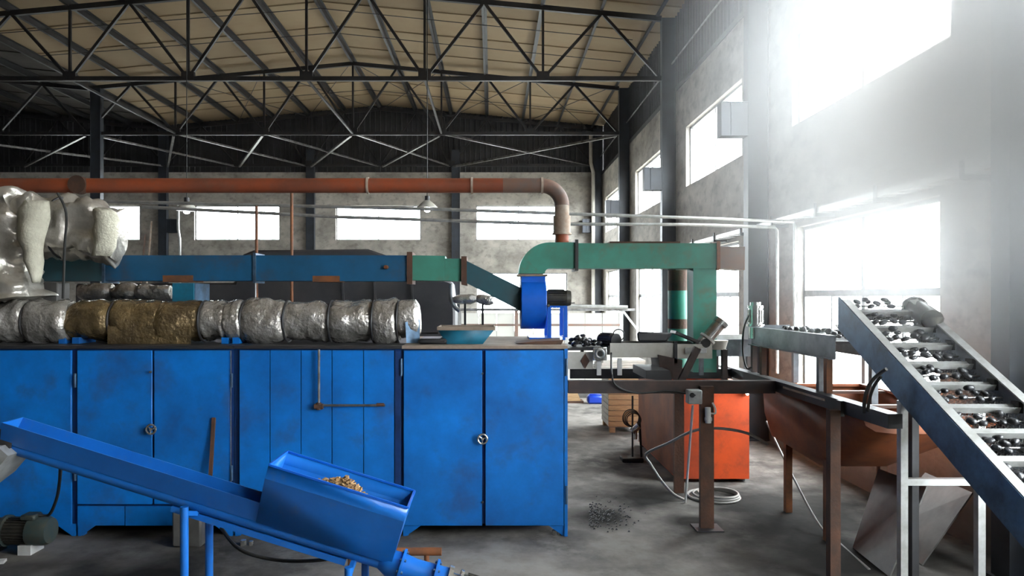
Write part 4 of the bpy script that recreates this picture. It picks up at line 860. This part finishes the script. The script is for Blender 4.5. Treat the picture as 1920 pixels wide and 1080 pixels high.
# ------------------------------------------------------------------ conveyors
def briquettes(places, label, group):
    global BQ
    for c, s_ in places:
        o = bpy.data.objects.new('briquette', BQ); COL.objects.link(o); o.location = c
        o.rotation_euler = (random.uniform(-0.5,0.5), random.uniform(-0.5,0.5), random.uniform(0,6.28)); o.scale = (s_, s_*random.uniform(0.8,1.05), s_*random.uniform(0.8,1.1))
        tag(o, label, 'briquette', group)
vs = []; fs = []; nu, nv = 12, 7                    # pillow-shaped lump
for j in range(nv+1):
    ph = math.pi*j/nv-math.pi/2
    for k in range(nu):
        a = 2*math.pi*k/nu; ex = lambda v: abs(v)**0.75*(1 if v > 0 else -1)
        vs.append((0.040*ex(math.cos(a))*abs(math.cos(ph))**0.8, 0.034*ex(math.sin(a))*abs(math.cos(ph))**0.8, 0.024*math.sin(ph)))
for j in range(nv):
    for k in range(nu): fs.append((j*nu+k, j*nu+(k+1)%nu, (j+1)*nu+(k+1)%nu, (j+1)*nu+k))
BQ = MB().add(vs, fs).mesh('briquette', 'briquette', angle=80)

CI = 3.20; E_ = V(0, 0.8825, 0.4704); NI = V(0, -0.4704, 0.8825)
zbelt = lambda y: 2.061+0.533*(y-5.854)
def IC(x, y, n=0.0): return V(x, y, zbelt(y))+NI*n
t = thing('inclined_conveyor', 'inclined mesh-belt conveyor with blue-grey steel sides and cleats', 'conveyor', (3.4, 4.5, 0))
Ya, Yb = 2.35, 6.36
def chan(x, s_, name, m1):
    mb = MB().hexa([IC(x-0.006, Ya, -0.165), IC(x+0.006, Ya, -0.165), IC(x+0.006, Yb-0.12, -0.165), IC(x-0.006, Yb-0.12, -0.165), IC(x-0.006, Ya, 0.09), IC(x+0.006, Ya, 0.09), IC(x+0.006, Yb, 0.09), IC(x-0.006, Yb, 0.09)])
    w = 0.07*s_; x0, x1 = min(x, x+w), max(x, x+w); sb = mb.build(name, m1, t)
    for n in (0.09, -0.165):
        MB().hexa([IC(x0, Ya, n-0.006), IC(x1, Ya, n-0.006), IC(x1, Yb-0.06, n-0.006), IC(x0, Yb-0.06, n-0.006), IC(x0, Ya, n+0.006), IC(x1, Ya, n+0.006), IC(x1, Yb-0.06, n+0.006), IC(x0, Yb-0.06, n+0.006)]).build('beam_flange', 'galvanized', sb)
chan(3.09, 1, 'side_beam', 'conveyor_blue'); chan(3.76, -1, 'side_beam', 'conveyor_grey')
xl, xr = CI-0.03, CI+0.49
mb = MB(); rows = 0; y_ = 3.3
while y_ < 6.28:
    for k in range(26):
        xa, xb = lerp(xl, xr, k/26), lerp(xl, xr, (k+1)/26); d = 0.013
        ya, yb = (y_-d, y_+d) if k % 2 else (y_+d, y_-d)
        mb.bar(IC(xa, ya), IC(xb, yb), 0.004, 0.004)
    y_ += 0.0265
o = mb.build('mesh_belt', 'bare_steel', t); o['kind'] = 'stuff'
lumps = []; y_ = 6.22; k = 0; pockets = []
while y_ > 3.3:
    e = 0.036
    MB().hexa([IC(xl, y_-e, 0.004), IC(xr, y_-e, 0.004), IC(xr, y_+e, 0.004), IC(xl, y_+e, 0.004), IC(xl, y_-e, 0.020), IC(xr, y_-e, 0.020), IC(xr, y_+e, 0.020), IC(xl, y_+e, 0.020)]).hexa([IC(xl, y_-e-0.004, 0.004), IC(xr, y_-e-0.004, 0.004), IC(xr, y_-e, 0.004), IC(xl, y_-e, 0.004), IC(xl, y_-e-0.004, 0.05), IC(xr, y_-e-0.004, 0.05), IC(xr, y_-e, 0.05), IC(xl, y_-e, 0.05)]).build('cleat', 'galvanized', t)
    MB().cyl(IC(xl, y_+0.12, 0.004), IC(xr, y_+0.12, 0.004), 0.007, 6).build('cross_rod', 'bare_steel', t)
    MB().box(xr, xr+0.03, y_-0.04, y_+0.04, zbelt(y_)-0.02, zbelt(y_)+0.06).build('link_block', 'steel_dark', t)
    if y_ > 4.0:
        lumps = []
        for j in range(90):
            lay = j >= 60; c = IC(xl+0.05+0.36*random.random()**1.3, y_+0.072+0.11*random.random()**1.4, 0.072 if lay else 0.027)
            if all((c-q).length > (0.068 if lay else 0.064) for q, _ in lumps) and (not lay or sum((c-q).length < 0.10 for q, _ in lumps) >= 3): lumps.append((c, random.uniform(0.78, 0.95)))
            if len(lumps) >= 17: break
        pockets.append(lumps)
    y_ -= 0.243; k += 1
for y_ in (3.6, 4.6, 5.6): MB().bar(IC(3.09, y_, -0.11), IC(3.76, y_, -0.11), 0.05, 0.05).build('cross_member', 'conveyor_grey', t)
MB().cyl(IC(xl-0.04, 6.27, -0.04), IC(xr+0.04, 6.27, -0.04), 0.05, 16).build('head_roller', 'steel_dark', t)
for x_, y_ in ((3.115, 5.38), (3.70, 5.38), (3.42, 5.75), (3.115, 3.4), (3.70, 3.4)):
    MB().bar((x_, y_, 0), (x_, y_, zbelt(y_)-0.19), 0.055, 0.055).build('leg', 'galvanized' if y_ < 5.5 else 'beam_dark', t)
MB().box(3.14, 3.675, 5.355, 5.405, 0.98, 1.03).build('leg_tie', 'galvanized', t); MB().box(3.14, 3.675, 3.375, 3.425, 0.35, 0.40).build('leg_tie', 'galvanized', t)
ma, mz = P(1716, 578, 6.32), P(1748, 600, 5.95)
gm = MB().cyl(ma, mz, 0.088, 20).cyl(mz, mz+V(0.0, -0.02, -0.06), 0.088, 20, 0.05).build('gear_motor', 'motor_dark', t)
dm = (mz-ma).normalized(); e1 = dm.cross(V(0,0,1)).normalized(); e2 = e1.cross(dm)
mc = MB().cyl(ma-dm*0.03, ma+dm*0.02, 0.105, 22).build('motor_flange', 'motor_dark', gm)
for k in range(8): c = ma+dm*0.0+(e1*math.cos(k*0.785)+e2*math.sin(k*0.785))*0.092; MB().cyl(c-dm*0.04, c+dm*0.03, 0.010, 6).build('bolt', 'stainless', gm)
MB().bar(IC(3.765, 6.17, 0.02), IC(3.80, 6.17, 0.02), 0.12, 0.12).build('gearbox', 'motor_dark', t)
o = MB().tube(curve([P(1755, 600, 6.2), P(1770, 620, 6.1), P(1779, 645, 6.1), P(1778, 690, 6.1)]), 0.010, 8).build('motor_lead', 'black'); tag(o, 'black lead drooping from the gear motor at the top of the inclined conveyor', 'cable')
for k, lm in enumerate(pockets):
    briquettes(lm, 'black pillow-shaped briquette in the %s cleat pocket from the top of the inclined belt' % ('first', 'second', 'third', 'fourth', 'fifth', 'sixth', 'seventh', 'eighth', 'ninth', 'tenth', 'eleventh', 'twelfth')[k], 'briquettes on the inclined belt')
o = MB().tube(curve([P(1620, 775, 5.5), P(1622, 745, 5.5), P(1632, 718, 5.45), P(1650, 700, 5.4), P(1662, 692, 5.35)]), 0.014, 8).tube(curve([P(1626, 772, 5.5), P(1632, 742, 5.5), P(1640, 722, 5.45), P(1652, 706, 5.4)]), 0.012, 8).build('cable_loom', 'rubber'); tag(o, 'bundle of black cables rising from the frame to the inclined conveyor', 'cable')

# grey trough conveyor feeding it
t = thing('trough_conveyor', 'level grey trough conveyor feeding the inclined mesh belt', 'conveyor', (3.3, 7.4, 1.5))
ta, tb, tz = 6.40, 8.45, 2.055
for x_, s_ in ((3.10, 1), (3.56, -1)):
    w = 0.05*s_
    MB().box(x_-0.005, x_+0.005, ta, tb, tz-0.21, tz).box(min(x_, x_-w), max(x_, x_-w), ta, tb, tz-0.006, tz+0.004).box(min(x_, x_-w), max(x_, x_-w), ta, tb, tz-0.216, tz-0.206).build('side_panel', 'conveyor_grey', t)
MB().box(3.11, 3.55, ta, tb, tz-0.07, tz-0.05).build('belt', 'rubber', t)
MB().box(3.11, 3.55, tb-0.01, tb, tz-0.2, tz+0.02).build('end_panel', 'conveyor_grey', t)
for y_, m in ((8.30, 'beam_brown'), (8.02, 'rust'), (6.62, 'conveyor_grey'), (6.47, 'rust_orange')): MB().box(3.04, 3.095, y_-0.03, y_+0.03, zr1, tz-0.212).build('leg', m, t)
for y_ in (8.3, 6.6): MB().box(3.52, 3.58, y_-0.03, y_+0.03, 1.41, tz-0.21).build('leg', 'conveyor_grey', t)
gm = MB().cyl((3.13, 8.42, tz-0.14), (3.13, 8.42, tz+0.01), 0.075, 18).build('gearbox', 'stainless', t)
mb = MB().cyl((3.13, 8.42, tz+0.03), (3.13, 8.42, tz+0.22), 0.078, 20).cyl((3.13, 8.42, tz+0.22), (3.13, 8.42, tz+0.25), 0.088, 20).cyl((3.13, 8.42, tz+0.25), (3.13, 8.42, tz+0.29), 0.06, 20).cyl((3.13, 8.42, tz+0.005), (3.13, 8.42, tz+0.03), 0.10, 20)
for k in range(14):
    a = 2*math.pi*k/14; v = V(math.cos(a), math.sin(a), 0); mb.bar(V(3.13, 8.42, tz+0.05)+v*0.083, V(3.13, 8.42, tz+0.2)+v*0.083, 0.007, 0.016, v)
mb.build('motor', 'stainless', gm)
o = MB().tube(curve([P(1404, 592, 8.3), P(1394, 620, 8.3), P(1393, 660, 8.3), P(1400, 690, 8.3), P(1412, 688, 8.3), P(1418, 700, 8.3)]), 0.011, 8).build('motor_lead', 'black'); tag(o, 'black lead hanging from the vertical stainless motor', 'cable')
lumps = []
for j in range(34): lumps.append((V(random.uniform(3.15, 3.5), lerp(6.45, 8.0, random.random()), tz-0.022+0.035*(j % 2)), random.uniform(0.8, 1.05)))
briquettes(lumps, 'black briquette riding in the level grey trough conveyor', 'briquettes in the trough conveyor')

# cross conveyor at the left of it
t = thing('cross_conveyor', 'pale steel cross conveyor over the brown frame', 'conveyor', (1.8, 8.0, 1.5))
MB().box(PX(1143, 8.0), PX(1262, 8.0), 7.97, 7.98, PZ(670, 8.0), PZ(643, 8.0)).build('side_panel', 'cream_paint', t); MB().box(PX(1268, 8.0), PX(1334, 8.0), 7.97, 7.985, PZ(672, 8.0), PZ(645, 8.0)).build('side_panel', 'cream_paint', t)
MB().box(PX(1262, 8.0), PX(1268, 8.0), 7.95, 8.0, PZ(680, 8.0), PZ(640, 8.0)).build('joint_post', 'beam_dark', t)
MB().box(PX(1143, 8.0), PX(1334, 8.0), 8.36, 8.37, PZ(670, 8.0), PZ(643, 8.0)).build('side_panel', 'galvanized', t)
MB().box(PX(1140, 8.0), PX(1336, 8.0), 7.985, 8.355, PZ(652, 8.0), PZ(648, 8.0)).build('belt', 'rubber', t)
MB().box(PX(1285, 7.93), PX(1325, 7.93), 7.93, 7.965, PZ(662, 7.93), PZ(652, 7.93)).build('guide_bar', 'stainless', t)
bf = MB().box(PX(1112, 7.9), PX(1138, 7.9), 7.90, 7.94, PZ(676, 7.9), PZ(651, 7.9)).build('bearing_plate', 'stainless', t, bevel=0.006)
MB().ring((PX(1125, 7.9), 7.895, PZ(663, 7.9)), (0,1,0), 0.045, 0.014, 20, 8).build('bearing_ring', 'galvanized', bf); MB().cyl((PX(1125, 7.9), 7.91, PZ(663, 7.9)), (PX(1125, 7.9), 7.88, PZ(663, 7.9)), 0.032, 14).build('bore', 'black', bf)
for px, y1, m in ((1123, 697, 'white_paint'), (1162, 715, 'white_paint'), (1315, 715, 'conveyor_grey')): MB().box(PX(px-4, 7.95), PX(px+4, 7.95), 7.94, 7.97, zr1+0.0, PZ(672, 7.95)).build('leg', m, t)
t2 = thing('infeed_table', 'pale infeed table with a dark diamond hole beside the blue cabinet', 'table', (1.0, 8.2, 1.5))
MB().box(PX(1064, 8.0), PX(1112, 8.0), 8.0, 8.02, PZ(692, 8.0), PZ(660, 8.0)).build('apron', 'cream_paint', t2); MB().box(PX(1062, 8.0), PX(1140, 8.0), 8.0, 8.84, PZ(657, 8.0), PZ(653, 8.0)).build('top', 'steel_dark', t2)
dx, dz = PX(1097, 8.0), PZ(677, 8.0); MB().prism([(dx-0.05, dz), (dx, dz-0.085), (dx+0.05, dz), (dx, dz+0.085)], 1, 7.99, 8.0).build('diamond_plate', 'rust', t2)
for px in (1068, 1106): MB().box(PX(px-3, 8.1), PX(px+3, 8.1), 8.76, 8.82, zr1-0.01, PZ(657, 8.0)).build('leg', 'beam_dark', t2)
t2 = thing('drive_motor', 'black drive motor beside the pile on the infeed table', 'motor', (PX(1145, 8.1), 8.15, PZ(655, 8.15)))
c0 = P(1147, 638, 8.15); mb = MB().cyl(c0+V(-0.10, 0.12, 0), c0+V(0.03, -0.06, 0), 0.075, 20)
for k in range(16):
    a = 2*math.pi*k/16; d = V(0.13, -0.18, 0).normalized(); s1 = d.cross(V(0,0,1)); v = s1*math.cos(a)+V(0,0,1)*math.sin(a); mb.bar(c0+V(-0.09, 0.10, 0)+v*0.078, c0+V(0.0, -0.03, 0)+v*0.078, 0.006, 0.014, v)
mb.build('body', 'motor_dark', t2); MB().cyl(c0+V(0.03, -0.06, 0), c0+V(0.04, -0.075, 0), 0.08, 20).build('fan_cover', 'black', t2); MB().box(c0.x-0.1, c0.x+0.05, 8.08, 8.25, PZ(653, 8.0)+0.0, c0.z-0.06).build('foot', 'black', t2)
o = MB().ring(P(1160, 628, 8.2), (0,1,0), 0.065, 0.006, 24, 6).build('cable_loop', 'black'); tag(o, 'round loop of black cable standing above the drive motor', 'cable')
lumps = []
for j in range(34):
    r = random.random(); lumps.append((V(lerp(PX(1072, 8.2), PX(1128, 8.2), random.random()), random.uniform(8.05, 8.4), PZ(653, 8.0)+0.026+0.11*random.random()**1.5), random.uniform(0.75, 1.0)))
briquettes(lumps, 'black briquette heaped on the pale infeed table', 'briquettes on the infeed table')
o = MB().hexa([P(1196, 641, 8.0), P(1250, 641, 8.0), P(1250, 641, 8.35), P(1196, 641, 8.35), P(1194, 622, 8.0), P(1262, 624, 8.0), P(1262, 624, 8.35), P(1194, 622, 8.35)]).build('dark_sack', 'tarp', bevel=0.02); tag(o, 'flat dark sack lying on the cross conveyor', 'sack')
o = MB().bar(P(1262, 622, 8.1), P(1312, 643, 8.1), 0.24, 0.03).build('chute_plate', 'beam_dark'); tag(o, 'dark sloping plate between sack and tilted stainless motor', 'plate')
t = thing('tilted_gear_motor', 'stainless gear motor tilted up beside the sloping plate', 'motor', P(1328, 652, 8.0))
a, b = P(1322, 640, 8.05), P(1352, 604, 8.05); d = (b-a).normalized()
MB().cyl(a+d*0.05, b-d*0.03, 0.072, 20).build('body', 'stainless', t); MB().cyl(b-d*0.03, b+d*0.02, 0.085, 20).build('end_cap', 'stainless', t); MB().cyl(a+d*0.03, a+d*0.055, 0.095, 20).build('flange', 'cream_paint', t)
gb = MB().bar(a-d*0.08, a+d*0.03, 0.14, 0.14, (0,1,0)).build('gearbox', 'stainless', t, bevel=0.01); MB().cyl(a-d*0.02-V(0,0.07,0), a-d*0.02-V(0,0.085,0), 0.05, 16).build('bore_ring', 'black', gb)
MB().cyl(P(1345, 655, 8.15), P(1345, 638, 8.15), 0.09, 16, 0.12).build('funnel', 'cream_paint', t); MB().bar(P(1358, 715, 8.1), P(1358, 655, 8.1), 0.06, 0.06).build('bracket', 'beam_brown', t)
t = thing('grey_link_trough', 'short grey trough linking the cross conveyor to the trough conveyor', 'trough', (2.9, 8.6, 1.6))
MB().box(PX(1338, 8.6), PX(1412, 8.6), 8.58, 8.60, PZ(668, 8.6), PZ(636, 8.6)).build('side_panel', 'conveyor_grey', t); MB().box(PX(1338, 8.6), PX(1412, 8.6), 8.60, 8.95, PZ(664, 8.6), PZ(660, 8.6)).build('bottom', 'conveyor_grey', t); MB().box(PX(1338, 8.6), PX(1412, 8.6), 8.95, 8.97, PZ(668, 8.6), PZ(630, 8.6)).build('side_panel', 'galvanized', t)
for px in (1345, 1405): MB().box(PX(px-3, 8.75), PX(px+3, 8.75), 8.76, 8.82, zr1-0.01, PZ(668, 8.6)).build('leg', 'beam_brown', t)

# sheets leaning by the window wall, rod, crumbs
def plate(ps, th, name, m, lab, cat):
    ps = [V(p) for p in ps]; nrm = (ps[1]-ps[0]).cross(ps[3]-ps[0]).normalized()*th
    return tag(MB().hexa(ps+[p+nrm for p in ps]).build(name, m), lab, cat)
plate([(3.47, 6.80, 0), (3.42, 6.08, 0), (3.80, 6.18, 0.75), (3.80, 6.95, 0.72)], 0.012, 'steel_sheet', 'grey_sheet', 'grey steel sheet leaning beneath the trough tank', 'sheet')
plate([(3.95, 7.25, 0), (3.86, 6.35, 0), (4.38, 6.45, 0.62), (4.50, 7.35, 0.58)], 0.012, 'steel_sheet', 'grey_sheet', 'dull steel sheet leaning towards the window wall behind the first sheet', 'sheet')
o = MB().tube(curve([P(1437, 790, 8.6), P(1470, 860, 8.2), P(1530, 975, 7.3), floorpt(1570, 1015), floorpt(1630, 1068)]), 0.012, 8).build('floor_cable', 'hose_grey'); tag(o, 'thin pale cable running down to the floor beside the rusty post', 'cable')
mb = MB()
for i in range(260):
    c = floorpt(1105+abs(random.gauss(0, 1))*35, 965+random.gauss(0, 13)); r = random.uniform(0.004, 0.014)
    mb.hexa([c+V(-r,-r,0), c+V(r,-r*0.8,0), c+V(r,r,0), c+V(-r*0.7,r,0), c+V(-r*.6,-r*.6,r), c+V(r*.5,-r*.6,r), c+V(r*.5,r*.5,r*1.2), c+V(-r*.5,r*.5,r)])
o = mb.build('coal_crumbs', 'briquette'); tag(o, 'black coal crumbs scattered on the floor beside the bright cabinet', 'coal crumbs'); o['kind'] = 'stuff'

# ------------------------------------------------------------------ haze volume added by the upper window, standing in for lens glare
hz = bpy.data.materials.new('haze'); hz.use_nodes = True; nt = hz.node_tree; nt.nodes.clear()
out = nt.nodes.new('ShaderNodeOutputMaterial'); vsn = nt.nodes.new('ShaderNodeVolumeScatter'); vsn.inputs['Color'].default_value = (0.96, 0.98, 1, 1); vsn.inputs['Anisotropy'].default_value = 0.5
tc = nt.nodes.new('ShaderNodeTexCoord'); ln = nt.nodes.new('ShaderNodeVectorMath'); ln.operation = 'LENGTH'; mr = nt.nodes.new('ShaderNodeMapRange')
mr.inputs[1].default_value = 0.0; mr.inputs[2].default_value = 3.4; mr.inputs[3].default_value = 1.0; mr.inputs[4].default_value = 0.0
pw = nt.nodes.new('ShaderNodeMath'); pw.operation = 'POWER'; pw.inputs[1].default_value = 3.0; ml = nt.nodes.new('ShaderNodeMath'); ml.operation = 'MULTIPLY'; ml.inputs[1].default_value = 3.0
nt.links.new(tc.outputs['Object'], ln.inputs[0]); nt.links.new(ln.outputs['Value'], mr.inputs[0]); nt.links.new(mr.outputs[0], pw.inputs[0]); nt.links.new(pw.outputs[0], ml.inputs[0])
nt.links.new(ml.outputs[0], vsn.inputs['Density']); nt.links.new(vsn.outputs[0], out.inputs['Volume'])
MATS['haze'] = hz; hc = V(4.2, 5.9, 4.4)
me = MB().box(-3.0, 0.42, -3.2, 3.4, -2.6, 3.2).mesh('glare_haze', 'haze')
o = bpy.data.objects.new('glare_haze', me); COL.objects.link(o); o.location = hc; tag(o, 'pale haze added for lens glare by the upper window above the inclined conveyor', 'haze'); o['kind'] = 'stuff'
S.cycles.volume_step_rate = 2.0; S.cycles.volume_max_steps = 64; S.cycles.volume_bounces = 2

# small leftovers: rods against the back wall, a cable over the gantry
for a, b, m, lab in (((284, 415), (298, 480), 'pipe_pale', 'longer pale rod leaning on the back wall beside the valley column'), ((272, 440), (276, 482), 'pipe_grey', 'shorter rod leaning on the back wall beside the longer one')):
    p = P(*a, 29.7); q = P(*b, 29.2); d = q-p; e = p+d*((p.z)/(p.z-q.z)); e = V(p.x-0.15, 29.1, 0)
    tag(MB().tube([e, p], 0.04, 8).build('leaning_rod', m), lab, 'rod')
o = MB().tube(curve([P(1146, 662, 7.86), P(1147, 700, 7.38), P(1156, 724, 7.37), P(1195, 737, 7.36), P(1250, 733, 7.36), P(1286, 738, 7.3)]), 0.010, 8).build('drooping_cable', 'black'); tag(o, 'black cable drooping along the brown front rail of the gantry', 'cable')
